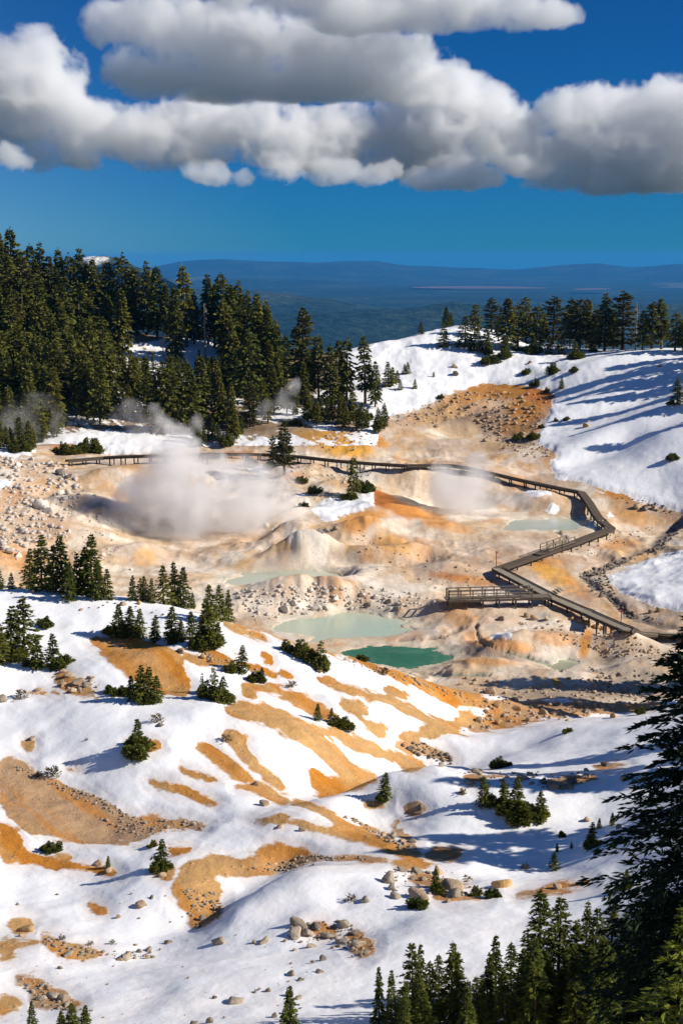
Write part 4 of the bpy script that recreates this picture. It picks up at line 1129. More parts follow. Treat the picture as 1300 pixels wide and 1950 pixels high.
def rock_mat(name, c0, c1):
    m = NT(name); nz = m.noise(2.2, 5, .65); n2 = m.noise(9, 4, .6)
    oi = m.n('ObjectInfo').outputs['Random']
    c = m.mix(m.ramp(nz, .35, .68), c0, c1); c = m.mix(m.math('MULTIPLY', m.ramp(n2, .52, .7), .45), c, m.mix(1, c, (.55, .5, .45), 'MULTIPLY'))
    c = m.mix(1, c, m.ramp(oi, 0, 1, (.82, .8, .78), (1.12, 1.12, 1.12)), 'MULTIPLY')
    m.bsdf(c, .9, m.bump(m.math('ADD', m.math('MULTIPLY', nz, .6), m.math('MULTIPLY', n2, .3)), .10), .2)
    return m.m


M_ROCK = {'grey': rock_mat('grey tan rock', (.27, .225, .175), (.43, .36, .28)), 'white': rock_mat('bleached rock', (.58, .52, .45), (.70, .65, .58)),
          'ochre': rock_mat('ochre stained rock', (.50, .27, .10), (.56, .38, .20)), 'dark': rock_mat('dark rock', (.14, .12, .10), (.24, .20, .17)), 'tan': rock_mat('tan rock', (.38, .275, .18), (.50, .38, .27))}
ROCKS = []
for i in range(10):
    V_, F_ = rock_shape(300 + i); ROCKS.append({k: np_mesh('boulder', V_, F_, [m], False) for k, m in M_ROCK.items()})
NROCK = 0


def boulder(u, v, w, mat='grey', tall=1.0, sink=.40, grp='near', var=None):
    """centre column, centre row and width in the photograph"""
    global NROCK
    p = at(u, v + w * .22); r_ = w / F * p.y / 2 * 1.28
    i = int(RNG.integers(10)) if var is None else var
    o = link(bpy.data.objects.new('boulder', ROCKS[i][mat])); o.scale = (r_, r_ * RNG.uniform(.85, 1.1), r_ * tall * .92)
    o.rotation_euler = (RNG.normal(0, .15), RNG.normal(0, .15), RNG.uniform(0, 6.28))
    o.location = (p.x, p.y + r_ * .4, gz(p.x, p.y + r_ * .4) + r_ * (.5 - sink) * tall)
    o['category'] = 'boulder'; NROCK += 1
    REG.append(dict(o=o, name='boulder', key='boulder', p=Vector(o.location), h=r_ * 2, grp='rock_' + grp, mat=mat, px=w))
    return o


ROCK_PX = [(417,1790,38,'grey'),(565,1757,45,'grey'),(563,1780,42,'grey'),(588,1776,32,'grey'),(590,1800,26,'grey'),(603,1764,26,'dark'),(630,1780,36,'grey'),(648,1790,38,'grey'),(505,1790,28,'grey'),(484,1794,15,'grey'),(560,1808,16,'grey'),(617,1824,24,'grey'),(596,1831,14,'grey'),(609,1849,20,'grey'),(555,1854,21,'grey'),(572,1864,18,'grey'),
 (445,1902,40,'grey'),(486,1888,14,'grey'),(512,1885,18,'grey'),(550,1893,24,'grey'),(567,1899,20,'grey'),(523,1934,18,'dark'),(400,1943,26,'grey'),(367,1946,30,'grey'),(408,1899,14,'dark'),(493,1884,10,'grey'),(550,1868,9,'grey'),(115,1842,16,'grey'),(128,1816,26,'grey'),(152,1818,16,'grey'),(240,1821,32,'grey'),(225,1826,17,'tan'),(265,1811,17,'grey'),(282,1807,20,'grey'),(282,1822,19,'grey'),(320,1793,20,'grey'),(258,1798,12,'tan'),(102,1800,16,'tan'),(160,1828,14,'tan'),
 (95,1892,40,'grey'),(118,1900,34,'grey'),(78,1898,30,'grey'),(128,1912,24,'grey'),(80,1875,20,'grey'),(60,1885,18,'tan'),(267,1722,28,'tan'),(288,1709,13,'dark'),(225,1746,15,'tan'),(42,1766,42,'ochre'),(40,1780,16,'tan'),(357,1696,14,'tan'),(385,1748,24,'grey'),(378,1764,18,'grey'),(402,1718,12,'grey'),(423,1728,18,'grey'),(410,1731,14,'grey'),(295,1606,24,'tan'),(312,1664,20,'tan'),(186,1643,26,'tan'),(207,1657,22,'tan'),(370,1568,18,'grey'),(503,1530,26,'tan'),(484,1492,18,'dark'),(60,1404,20,'grey'),(305,1379,18,'dark'),(533,1574,20,'tan'),(575,1581,14,'tan'),
 (737,1672,44,'grey'),(768,1655,26,'grey'),(795,1658,28,'grey'),(834,1658,38,'tan'),(807,1673,20,'grey'),(745,1690,24,'grey'),(795,1701,56,'tan'),(756,1706,26,'grey'),(868,1684,54,'tan'),(862,1700,40,'grey'),(960,1681,46,'ochre'),(694,1714,25,'grey'),(746,1590,22,'grey'),(765,1601,16,'tan'),(782,1601,20,'grey'),(730,1588,18,'tan'),(855,1714,16,'grey'),(785,1672,18,'grey'),(828,1675,18,'grey'),
 (655,1762,32,'grey'),(681,1796,34,'grey'),(697,1813,20,'grey'),(660,1786,28,'grey'),(687,1817,16,'grey'),(672,1776,20,'dark'),(673,1821,10,'grey'),(895,1489,26,'tan'),(880,1509,18,'dark'),(1000,1479,30,'tan'),(1050,1496,32,'tan'),(1115,1477,22,'tan'),(1192,1481,26,'tan'),(1096,1487,18,'dark'),(1085,1500,18,'grey'),(1035,1488,22,'dark'),(1010,1472,20,'tan'),(965,1478,16,'grey'),(800,1536,18,'dark'),(792,1548,24,'dark',.6),(1120,1560,20,'tan'),(1178,1573,22,'tan'),
 (1155,1452,36,'dark',.5),(1115,1464,18,'grey'),(912,1467,26,'grey'),(1104,1680,22,'dark'),(1060,1688,24,'tan'),(840,1456,20,'grey'),(658,1556,12,'tan'),(676,1562,14,'tan'),
 (947,1342,24,'ochre'),(937,1314,30,'tan'),(912,1371,24,'tan'),(948,1374,20,'ochre'),(980,1329,18,'tan'),(1010,1369,20,'tan'),(1035,1356,26,'tan'),(1056,1358,20,'tan'),(1095,1358,18,'ochre'),(1167,1361,26,'ochre'),(1118,1352,20,'dark'),(960,1362,16,'tan'),(985,1350,18,'ochre'),(925,1356,16,'tan'),(1060,1340,14,'dark'),(900,1300,16,'tan'),(880,1302,14,'tan'),(1080,1370,14,'tan'),
 (130,1285,24,'tan'),(150,1300,26,'tan'),(120,1302,18,'tan'),(165,1305,22,'grey'),(140,1315,20,'tan'),(175,1290,18,'tan'),(120,1278,16,'tan'),(3,1332,30,'grey'),(72,1312,18,'tan'),(345,1240,18,'tan'),(385,1250,16,'ochre'),(355,1235,14,'tan'),(400,1258,16,'ochre'),(235,1150,18,'tan'),(265,1148,16,'ochre'),(62,1126,14,'tan'),(225,1228,16,'grey'),(610,1276,18,'tan'),(600,1266,12,'ochre'),(85,1188,18,'tan'),(155,1160,10,'tan'),
 (82,962,30,'white',1.6),(68,965,24,'dark',1.3),(92,975,20,'white',1.2),(35,885,20,'white'),(115,899,30,'dark'),(132,905,20,'dark'),(60,873,16,'white'),(20,878,18,'white'),(95,886,16,'dark'),(115,938,20,'white'),(45,1010,22,'white'),(70,1030,24,'white'),(95,1000,18,'white'),(130,1010,18,'white'),(20,1050,26,'white'),(35,1055,22,'white'),(10,1040,20,'white'),(60,1000,16,'white'),(505,1002,24,'white'),(520,1008,18,'white'),(198,1055,16,'white'),(250,1083,12,'white'),
 (592,1124,20,'white'),(598,1158,24,'white'),(540,1160,26,'white'),(560,1150,20,'white'),(640,1142,18,'white'),(565,1127,14,'white'),(620,1130,14,'white'),(690,1133,16,'white'),(715,1138,18,'white'),(490,1165,16,'white'),(512,1170,18,'white'),(665,1150,14,'white'),(740,1146,16,'grey'),(700,1150,20,'grey'),(760,1156,14,'grey'),(580,1168,14,'white'),(620,1160,14,'white'),(610,1012,16,'grey'),(625,1010,18,'grey'),(640,1006,14,'grey'),
 (1005,1172,20,'tan'),(1020,1176,24,'tan'),(1040,1178,16,'tan'),(955,1178,18,'grey'),(1105,1182,20,'ochre'),(1120,1186,22,'ochre'),(1135,1192,20,'ochre'),(1150,1196,18,'ochre'),(1165,1201,18,'ochre'),(1090,1178,14,'ochre'),(1165,1213,14,'ochre'),(1065,1182,14,'tan'),(895,1077,10,'tan'),(870,1080,9,'tan'),(935,1069,12,'tan'),(1215,965,20,'tan'),(1228,970,16,'dark'),(1245,968,16,'tan'),(1257,1162,16,'tan'),(1240,1165,14,'tan'),(1165,1290,18,'grey'),(1180,1285,16,'grey'),(1140,1290,14,'grey'),(1130,1306,24,'grey'),
 (865,698,16,'tan'),(867,712,20,'dark'),(1115,810,16,'ochre'),(1255,697,12,'ochre'),(1008,690,12,'tan'),(1120,802,8,'tan'),(958,747,14,'ochre'),(905,768,9,'tan'),(935,760,9,'tan'),(1000,778,12,'dark'),(985,770,10,'ochre'),(760,800,10,'tan'),(830,812,12,'tan'),(925,838,14,'tan'),(960,852,12,'tan')]
for q in ROCK_PX: boulder(*q[:4], tall=q[4] if len(q) > 4 else 1.0, grp='near' if q[1] > 1122 and (q[1] > 1220 or q[0] < 460) else 'mid')

# ------------------------------------------------------------------ small loose stones nobody could count
def rubble(name, mat, regions, seed):
    r = np.random.default_rng(seed); V0, F0 = ico(1); Vs, Fs, n = [], [], 0
    for poly, cnt, s0, s1 in regions:
        P = np.asarray(poly, float); k = 0; tr = 0
        while k < cnt and tr < cnt * 8:
            tr += 1; u = r.uniform(P[:, 0].min(), P[:, 0].max()); v = r.uniform(P[:, 1].min(), P[:, 1].max())
            if poly_sd(np.array([u]), np.array([v]), P)[0] < 0: continue
            s, t = ray(u, v); y = hit_s(float(s), float(t))
            if y is None: continue
            c = 0
            k += 1; x = float(s) * y; w = (s0 + (s1 - s0) * r.random() ** 2.2) / F * y / 2
            R_ = np.linalg.qr(r.normal(0, 1, (3, 3)))[0]
            q = (V0 * (1 + r.normal(0, .16, (len(V0), 1)))) @ R_ * np.array([1, .9, .7]) * w
            Vs.append(q + np.array([x, y, gz(x, y) + w * .25])); Fs.append(F0 + n); n += len(V0)
    o = link(bpy.data.objects.new(name, np_mesh(name, np.concatenate(Vs), np.concatenate(Fs), [mat], False)))
    return tag(o, kind='stuff')


rubble('rubble', M_ROCK['white'], [([(0,870),(130,885),(160,930),(120,1000),(150,1060),(60,1075),(0,1060)], 520, 3, 15), ([(130,890),(220,980),(240,1080),(120,1060)], 120, 2, 8), ([(450,1125),(560,1110),(700,1118),(800,1130),(840,1150),(760,1160),(650,1162),(560,1172),(480,1185)], 420, 2, 11), ([(540,890),(700,890),(720,915),(600,925)], 90, 2, 7), ([(400,870),(560,900),(640,960),(600,960),(480,905)], 60, 2, 6)], 1)
rubble('rubble', M_ROCK['tan'], [([(735,795),(890,745),(1050,752),(1030,800),(1010,850),(940,850),(900,800),(760,815)], 420, 2, 10), ([(930,820),(1020,840),(1060,870),(1000,872)], 110, 2, 8), ([(850,1170),(1200,1205),(1290,1260),(1150,1250),(1000,1190)], 220, 2, 9), ([(880,1285),(1000,1310),(1140,1280),(1250,1330),(1150,1360),(950,1385),(880,1395),(930,1345)], 420, 2, 12), ([(600,790),(720,830),(730,860),(600,860)], 90, 2, 7), ([(660,1000),(900,1080),(960,1140),(860,1130),(700,1080)], 110, 2, 6), ([(1060,1060),(1180,1010),(1260,1000),(1150,1060)], 60, 2, 6), ([(640,1248),(760,1282),(930,1338),(925,1350),(800,1310),(680,1270)], 110, 3, 10)], 2)
rubble('rubble', M_ROCK['dark'], [([(1100,1095),(1160,1072),(1240,1045),(1290,995),(1300,1010),(1250,1050),(1150,1090),(1190,1160),(1260,1180),(1200,1178),(1130,1130)], 260, 3, 10), ([(1110,1270),(1250,1280),(1280,1320),(1120,1330)], 120, 2, 9), ([(760,1415),(800,1411),(860,1440),(860,1456),(790,1440)], 90, 3, 11), ([(1160,940),(1260,960),(1300,985),(1200,965)], 60, 2, 8)], 3)
rubble('rubble', M_ROCK['grey'], [([(20,1445),(80,1480),(200,1522),(262,1558),(240,1560),(120,1510),(30,1465)], 130, 3, 9), ([(240,1560),(300,1560),(385,1566),(385,1580),(300,1590),(250,1600),(180,1560)], 120, 3, 11), ([(75,1775),(145,1800),(200,1812),(290,1812),(300,1826),(160,1826),(90,1803)], 110, 3, 11), ([(30,1862),(90,1872),(150,1922),(90,1925)], 90, 4, 13), ([(350,1690),(420,1700),(425,1745),(380,1772),(362,1755)], 80, 3, 10), ([(460,1658),(590,1628),(740,1636),(640,1642),(530,1664)], 120, 3, 10), ([(545,1762),(660,1752),(715,1800),(690,1822),(600,1800),(540,1800)], 120, 4, 12), ([(725,1660),(860,1655),(930,1690),(860,1715),(750,1700)], 110, 3, 11), ([(640,1545),(740,1590),(800,1620),(760,1618),(680,1570)], 90, 3, 10), ([(870,1470),(1010,1470),(1130,1472),(1110,1500),(900,1500)], 90, 3, 11), ([(350,1232),(520,1284),(500,1290),(380,1250)], 70, 3, 9), ([(100,1280),(190,1300),(190,1325),(110,1315)], 60, 3, 10), ([(0,1100),(450,1190),(640,1245),(640,1256),(440,1205),(0,1130)], 70, 2, 8), ([(0,1700),(300,1690),(640,1830),(560,1940),(0,1950)], 60, 3, 9)], 4)

# ------------------------------------------------------------------ the country beyond
hs = np.r_[np.linspace(-.9, -.28, 60), np.linspace(-.27, .27, 420), np.linspace(.28, .9, 60)]
hy = np.exp(np.linspace(math.log(425), math.log(46000), 460))
HS, HY = np.meshgrid(hs, hy); HX = HS * HY; HU, _ = pix(HS, 0 * HS)
base = -64 - 440 * sstep(np.log(HY), math.log(430), math.log(4200))
HZ = base + (fbm(HX, HY, 2600, 5, 201) * 46 + 6) * sstep(HY, 900, 5000)


def ridge_line(us, vs, yr, w0, w1, rough):
    global HZ
    v = np.interp(HU, us, vs); t = -(v - 490.2) / F * 1.03
    top = t * yr + fbm(HX, HX * 0 + yr, yr * .06, 5, int(yr)) * rough
    d = HY - yr * (1 + .05 * fbm(HX, HX * 0, yr * .15, 3, 5))
    g = np.exp(-(d / np.where(d < 0, w0, w1)) ** 2)
    spur = 1 - .35 * np.clip(-d / w0, 0, 1) * (fbm(HX, HY * .35, yr * .05, 4, int(yr) + 1, ridge=True) * .5 + .5)
    HZ = np.maximum(HZ, base + (top - base) * g * spur)


ridge_line([-200,100,150,178,200,228,260,292,330,400,500,700], [560,505,492,487.5,486.5,492,507,517,536,590,640,700], 7000, 900, 900, 6)
ridge_line([-200,250,300,470,560,640,760,1400], [545,540,540,546,558,566,590,620], 12500, 1500, 1800, 14)
ridge_line([-200,400,560,760,860,1000,1100,1400], [600,600,590,580,572,588,580,575], 9800, 900, 1200, 14)
ridge_line([-300,300,380,600,760,900,1400], [535,528,524,529,540,556,556], 25000, 2200, 2500, 30)
ridge_line([-300,250,300,340,420,520,600,660,720,780,850,920,980,1060,1140,1200,1300,1600], [500,512,505,497,493,497,499,496,497,505,507,510,513,506,502,508,500,505], 34000, 3200, 3000, 26)
hc = np.zeros(HX.shape + (3,)); fn = sstep(fbm(HX, HY, 700, 5, 211), -.2, .7)[..., None]
hc[:] = np.array((.018, .034, .024)) * (1 - fn) + np.array((.036, .055, .036)) * fn
op = sstep(fbm(HX * .6, HY * .25, 1500, 4, 212), .55, .9)[..., None] * .55 * (HY > 9000)[..., None]
hc = hc * (1 - op) + np.array((.17, .16, .11)) * op
_, HV = pix(HS, HZ / HY)
sn = sstep(-np.hypot((HU - 181) / 26, (HV - 493.5) / 8) + .25 * fbm(HX, HY, 90, 3, 9), -1.05, -.7) * (HY > 5200) * (HY < 7200)
hc = hc * (1 - sn[..., None]) + np.array((.8, .8, .8)) * sn[..., None]
m_ = NT('far wooded country'); m_.bsdf(m_.mix(1, m_.attr('ground').outputs['Color'], m_.ramp(m_.noise(.012, 5, .7), .35, .7, (.35, .4, .42), (2.1, 1.95, 1.8)), 'MULTIPLY'), .95, m_.bump(m_.noise(.006, 6, .7), 90, 1.0), .05)
nh, nw = HX.shape; i0 = (np.arange(nh - 1)[:, None] * nw + np.arange(nw - 1)).ravel()
tag(link(bpy.data.objects.new('hills', np_mesh('hills', np.c_[HX.ravel(), HY.ravel(), HZ.ravel()], np.c_[i0, i0 + 1, i0 + 1 + nw, i0 + nw], [m_.m], True, {'ground': hc.reshape(-1, 3)}))), kind='structure')
# the drawn-down lake far off: a pale shore sheet
lk = [((775,546.5),(860,544.5),(960,545),(1045,548),(1040,549.3),(900,549.5),(800,549)), ((1085,550),(1130,548.5),(1165,549.3),(1160,551),(1100,552))]
for pts in lk:
    W = flat_poly(pts, -440.); bm = bmesh.new(); f = bm.faces.new([bm.verts.new((x, y, -440.)) for x, y in smooth_closed(W, 2)]); bmesh.ops.triangulate(bm, faces=[f])
    me = bpy.data.meshes.new('lake_bed'); bm.to_mesh(me); bm.free(); me.materials.append(simple_mat('dry lake shore', (.13, .08, .055), (.16, .10, .07), .002, .9, 0)); tag(link(bpy.data.objects.new('lake_shore', me)), kind='structure')


# ------------------------------------------------------------------ air: haze, clouds, steam
def vol_mat(name):
    m = NT(name); pv = m.n('VolumePrincipled'); m.t.links.new(pv.outputs[0], m.out.inputs['Volume'])
    return m, pv


m_, pv = vol_mat('haze'); pv.inputs['Density'].default_value = 1 / 38000.; pv.inputs['Color'].default_value = (.06, .365, .87, 1); pv.inputs['Anisotropy'].default_value = .0
bm = bmesh.new(); bmesh.ops.create_cube(bm, size=1, matrix=Matrix.Translation((0, 23500, -325)) @ Matrix.Diagonal((92000, 50000, 810, 1)))
me = bpy.data.meshes.new('haze'); bm.to_mesh(me); bm.free(); me.materials.append(m_.m); tag(link(bpy.data.objects.new('haze', me)), kind='stuff')


def vn3(x, y, z, seed):
    ix, iy, iz = (np.floor(q).astype(np.int64) for q in (x, y, z)); f = [x - ix, y - iy, z - iz]
    f = [(q * q * q * (q * (q * 6 - 15) + 10)).astype(np.float32) for q in f]
    h = lambda a, b, c: _hash(ix + a, iy + b, iz + c, seed).astype(np.float32)
    L = lambda a, b, t: a + (b - a) * t
    return L(L(L(h(0, 0, 0), h(1, 0, 0), f[0]), L(h(0, 1, 0), h(1, 1, 0), f[0]), f[1]), L(L(h(0, 0, 1), h(1, 0, 1), f[0]), L(h(0, 1, 1), h(1, 1, 1), f[0]), f[1]), f[2])


def fbm3(P, scale, octv, seed, gain=.5, billow=False):
    x, y, z = (q / scale for q in P); o = 0; a = 1; n = 0
    for i in range(octv):
        v = vn3(x + 5.2 * i, y - 3.7 * i, z + 1.9 * i, seed * 7 + i) * 2 - 1
        if billow: v = 1 - 2.4 * np.abs(v)
        o = o + a * v; n += a; a *= gain; x, y, z = x * .8 * 2.1 + z * .6 * 2.1, y * 2.1, z * .8 * 2.1 - x * .6 * 2.1
    return o / n * 1.5


def vapour(name, blobs, voxel, K, terms, thr, dens, aniso, sm_k=.12, color=(1, 1, 1), fine=None, pad=1.3, warp=.10, sx=1.0, ydiv=1.0, zbase=None, gain=1.0):
    """a body of vapour: smooth union of lobes worn by noise, sampled to a voxel grid inside the object"""
    B = np.array(blobs, np.float32); pd = B[:, 3:4] * pad * np.array([sx, 1, 1], np.float32); lo = (B[:, :3] - pd).min(0); hi = (B[:, :3] + pd).max(0)
    vx = np.array([1, ydiv, 1], np.float32) * voxel; n = np.maximum(8, np.ceil((hi - lo) / vx).astype(int)) + 1; hi = lo + (n - 1) * vx
    ax = [np.linspace(lo[i], hi[i], n[i], dtype=np.float32) for i in range(3)]
    PZ, PY, PX_ = np.meshgrid(ax[2], ax[1], ax[0], indexing='ij')          # x runs fastest
    wx = fbm3((PX_, PY, PZ), terms[0][0] * 1.3, 2, 71) * terms[0][0] * warp; wz = fbm3((PX_, PY, PZ), terms[0][0] * 1.3, 2, 72) * terms[0][0] * warp
    acc = np.zeros(PX_.shape, np.float32)
    for x, y, z, r in B:
        e = 1 - np.sqrt(((PX_ + wx - x) / sx) ** 2 + (PY - y) ** 2 + (PZ + wz - z) ** 2) / r
        acc += np.exp(np.clip(e, -2, 1) / sm_k)
    env = sm_k * np.log(acc + 1e-9)
    d = np.clip(env, -1, .6) * K
    for sc_, oc, am, bi in terms: d = d + am * fbm3((PX_, PY, PZ), sc_, oc, int(sc_) + 3, .55, bi)
    if zbase is not None:
        zc = PZ - zbase - 30 * fbm3((PX_, PY, PZ * 0), 260., 3, 91); d = d - 2.2 * (1 - sstep(zc, -5, 75)) + .25 * (1 - sstep(zc, 60, 160))
    d = np.clip((d - thr) * gain, 0, 1)
    edge = np.minimum.reduce([sstep(env, -.28, .12)] + [np.clip(np.minimum(np.arange(m_), m_ - 1 - np.arange(m_)) / 2., 0, 1).reshape([-1 if j == k else 1 for j in range(3)]) * np.ones_like(env) for k, m_ in enumerate(PX_.shape)])
    d = d * edge * (1 + .1 * vn3(PX_ / voxel * .7, PY / voxel * .7, PZ / voxel * .7, 5))
    m, pv = vol_mat(name); a = m.attr('density').outputs['Fac']
    if fine:
        nz = m.noise(fine[0], 5, .62); a = m.math('SUBTRACT', m.math('MULTIPLY', a, 1.9), m.math('MULTIPLY', nz, fine[1]))
        a = m.math('MAXIMUM', a, 0.)
    m.set(pv.inputs['Density'], m.math('MULTIPLY', a, dens)); pv.inputs['Density Attribute'].default_value = ''
    pv.inputs['Color'].default_value = (*color, 1); pv.inputs['Anisotropy'].default_value = aniso
    me = bpy.data.meshes.new(name); N = d.size; me.vertices.add(N)
    me.vertices.foreach_set('co', np.stack([PX_, PY, PZ], -1).astype(np.float32).ravel())
    at_ = me.attributes.new('d', 'FLOAT', 'POINT'); at_.data.foreach_set('value', d.astype(np.float32).ravel()); me.materials.append(m.m)
    o = link(bpy.data.objects.new(name, me))
    ng = bpy.data.node_groups.new(name, 'GeometryNodeTree'); nn = ng.nodes.new; lk_ = ng.links.new
    ng.interface.new_socket('Geometry', in_out='INPUT', socket_type='NodeSocketGeometry'); ng.interface.new_socket('Geometry', in_out='OUTPUT', socket_type='NodeSocketGeometry')
    gi = nn('NodeGroupInput'); go = nn('NodeGroupOutput'); vc = nn('GeometryNodeVolumeCube'); sm = nn('GeometryNodeSetMaterial'); si = nn('GeometryNodeSampleIndex'); at2 = nn('GeometryNodeInputNamedAttribute')
    at2.data_type = 'FLOAT'; at2.inputs['Name'].default_value = 'd'; si.data_type = 'FLOAT'; si.domain = 'POINT'
    lk_(gi.outputs[0], si.inputs['Geometry']); lk_(at2.outputs['Attribute'], [q for q in si.inputs if q.name == 'Value' and q.enabled][0])
    pos = nn('GeometryNodeInputPosition'); sp = nn('ShaderNodeSeparateXYZ'); lk_(pos.outputs[0], sp.inputs[0]); idx = None
    for k, stride in ((0, 1), (1, int(n[0])), (2, int(n[0] * n[1]))):
        a1 = nn('ShaderNodeMath'); a1.operation = 'SUBTRACT'; lk_(sp.outputs[k], a1.inputs[0]); a1.inputs[1].default_value = float(lo[k])
        a2 = nn('ShaderNodeMath'); a2.operation = 'DIVIDE'; lk_(a1.outputs[0], a2.inputs[0]); a2.inputs[1].default_value = float(vx[k])
        a3 = nn('FunctionNodeFloatToInt'); a3.rounding_mode = 'ROUND'; lk_(a2.outputs[0], a3.inputs[0])
        a5 = nn('FunctionNodeIntegerMath'); a5.operation = 'MULTIPLY'; lk_(a3.outputs[0], a5.inputs[0]); a5.inputs[1].default_value = stride
        if idx is None: idx = a5.outputs[0]
        else:
            a6 = nn('FunctionNodeIntegerMath'); a6.operation = 'ADD'; lk_(idx, a6.inputs[0]); lk_(a5.outputs[0], a6.inputs[1]); idx = a6.outputs[0]
    lk_(idx, si.inputs['Index']); lk_([q for q in si.outputs if q.enabled][0], vc.inputs['Density'])
    vc.inputs['Min'].default_value = lo; vc.inputs['Max'].default_value = hi
    for k, nm in enumerate('XYZ'): vc.inputs['Resolution ' + nm].default_value = int(n[k])
    lk_(vc.outputs[0], sm.inputs[0]); sm.inputs['Material'].default_value = m.m; lk_(sm.outputs[0], go.inputs[0])
    md = o.modifiers.new('vapour', 'NODES'); md.node_group = ng
    return tag(o, kind='stuff')


def px_blobs(L, Y0, spread=.6, seed=0, k=1, jit=.5):
    r = np.random.default_rng(seed); out = []
    for u, v, rp in L:
        for j in range(k):
            R = rp / F * Y0 * (1 if k == 1 else r.uniform(.55, 1))
            du, dv = (0, 0) if j == 0 else r.normal(0, jit, 2) * rp
            s, t = ray(u + du, v + dv); y = Y0 + (0 if j == 0 else r.normal(0, spread)) * R
            out.append((float(s) * y, y, float(t) * y, R))
    return out


STM = dict(K=1.15, terms=[(8., 5, 1.0, False), (3.0, 4, .48, True)], thr=.05, aniso=.3, sm_k=.14, warp=.35, fine=(.40, .95))
vapour('steam', px_blobs([(370,1000,110),(405,960,105),(370,920,85),(355,870,60),(342,835,44),(325,805,34),(345,772,24),(305,790,24),(450,1020,95),(330,1040,80),(490,1060,70),(400,1080,75),(440,950,85),(300,960,70),(540,1030,80),(600,1065,70),(420,900,60),(500,970,70),(280,1010,70)], 196, .6, 1), .6, dens=.30, **STM)
vapour('steam', px_blobs([(930,960,75),(890,940,65),(960,985,50),(850,925,48),(905,900,40),(930,872,34)], 206, .6, 2), .6, dens=.17, **STM)
vapour('steam', px_blobs([(530,772,34),(515,785,28),(540,750,28),(548,728,22),(535,790,34)], 252, .6, 3), .6, dens=.16, **STM)
vapour('steam', px_blobs([(60,810,52),(15,815,52),(110,800,42),(150,830,36),(85,840,46)], 243, .6, 4), .7, dens=.07, **STM)
vapour('steam', px_blobs([(590,1070,60),(520,1075,50),(640,1085,40),(560,1040,52),(480,1080,50)], 176, .5, 5), .6, dens=.09, **STM)
vapour('steam', px_blobs([(245,800,36),(265,830,38),(285,860,44),(228,780,20)], 228, .5, 6), .6, dens=.09, **STM)

CY = 6000.
C_HI = [(330,-40,80,50),(450,-25,110,60),(570,-15,120,66),(690,-5,120,66),(800,5,120,66),(900,18,100,58),(980,34,84,46),(1050,50,60,32),(620,30,100,48),(760,42,90,40)]
C_MID = [(270,70,50,50),(320,70,70,62),(400,80,90,76),(490,95,95,80),(590,105,95,80),(690,120,90,76),(765,145,72,66),(250,150,46,46),(320,150,90,60),(430,165,100,58),(550,170,100,58),(660,172,100,56),(760,178,76,48)]
C_LONG = [(-60,160,90,74),(20,165,85,66),(90,195,80,58),(160,222,80,54),(235,250,85,52),(40,250,95,60),(130,285,85,54),(310,275,90,54),(400,255,100,62),(500,258,100,62),(600,258,100,62),(700,255,95,62),(785,240,85,66),(850,190,58,66),(895,215,60,62),(950,260,66,54),(1000,285,60,46),(850,285,90,54),(740,300,80,46),(560,305,90,40),(400,305,90,40),(-40,300,70,44),(60,308,70,36)]
C_RIGHT = [(1000,265,56,50),(1060,228,60,56),(1110,222,56,52),(1165,228,56,54),(1225,215,66,64),(1290,205,66,66),(1350,225,70,70),(1060,300,76,54),(1130,295,80,58),(1210,295,80,62),(1290,300,80,64),(1360,310,70,66),(1070,350,66,40),(1150,356,66,38),(1230,358,66,38)]
C_LOW = [(370,322,50,30),(530,316,52,32),(460,335,50,20),(620,328,60,28),(700,335,60,30),(790,350,50,28),(860,345,62,36),(930,348,56,36),(30,312,60,30)]


def lobes(L, Y0, seed, k=2):
    r = np.random.default_rng(seed); o = []
    for u, v, a, b in L:
        for j in range(k):
            R = b / F * Y0 * r.uniform(.7, 1.1); s, t = ray(u + (j and r.uniform(-.8, .8) * a), v + (j and r.uniform(-.5, .35) * b)); y = Y0 + r.uniform(-.9, .9) * R 
            o.append((float(s) * y, y, float(t) * y, R))
    return o


CD = dict(K=1.75, terms=[(360., 5, .55, False), (120., 4, .52, True), (46., 3, .26, True)], thr=.10, gain=1.35, dens=.0105, aniso=.25, sm_k=.12, fine=(.018, 1.05), sx=1.45, ydiv=2.2)
for L, y_, s_, vx_, b_ in ((C_HI, 5200., 15, 11., 92), (C_MID, 5500., 11, 10., 222), (C_LONG, 6500., 12, 11., 352), (C_RIGHT, 6000., 13, 10.5, 392), (C_LOW, 6150., 14, 10., 384)):
    vapour('clouds', lobes(L, y_, s_), vx_, zbase=float(ray(650, b_)[1]) * y_, **CD)
cy.volume_bounces = 8; cy.volume_step_rate = 1.0; cy.volume_max_steps = 256

# ------------------------------------------------------------------ labels
ORD = ['', '', 'second', 'third', 'fourth', 'fifth', 'sixth', 'seventh', 'eighth', 'ninth', 'tenth', 'eleventh', 'twelfth', 'thirteenth', 'fourteenth', 'fifteenth', 'sixteenth', 'seventeenth', 'eighteenth', 'nineteenth', 'twentieth']


def uv(p): return [float(q) for q in pix(p[0] / p[1], p[2] / p[1])]


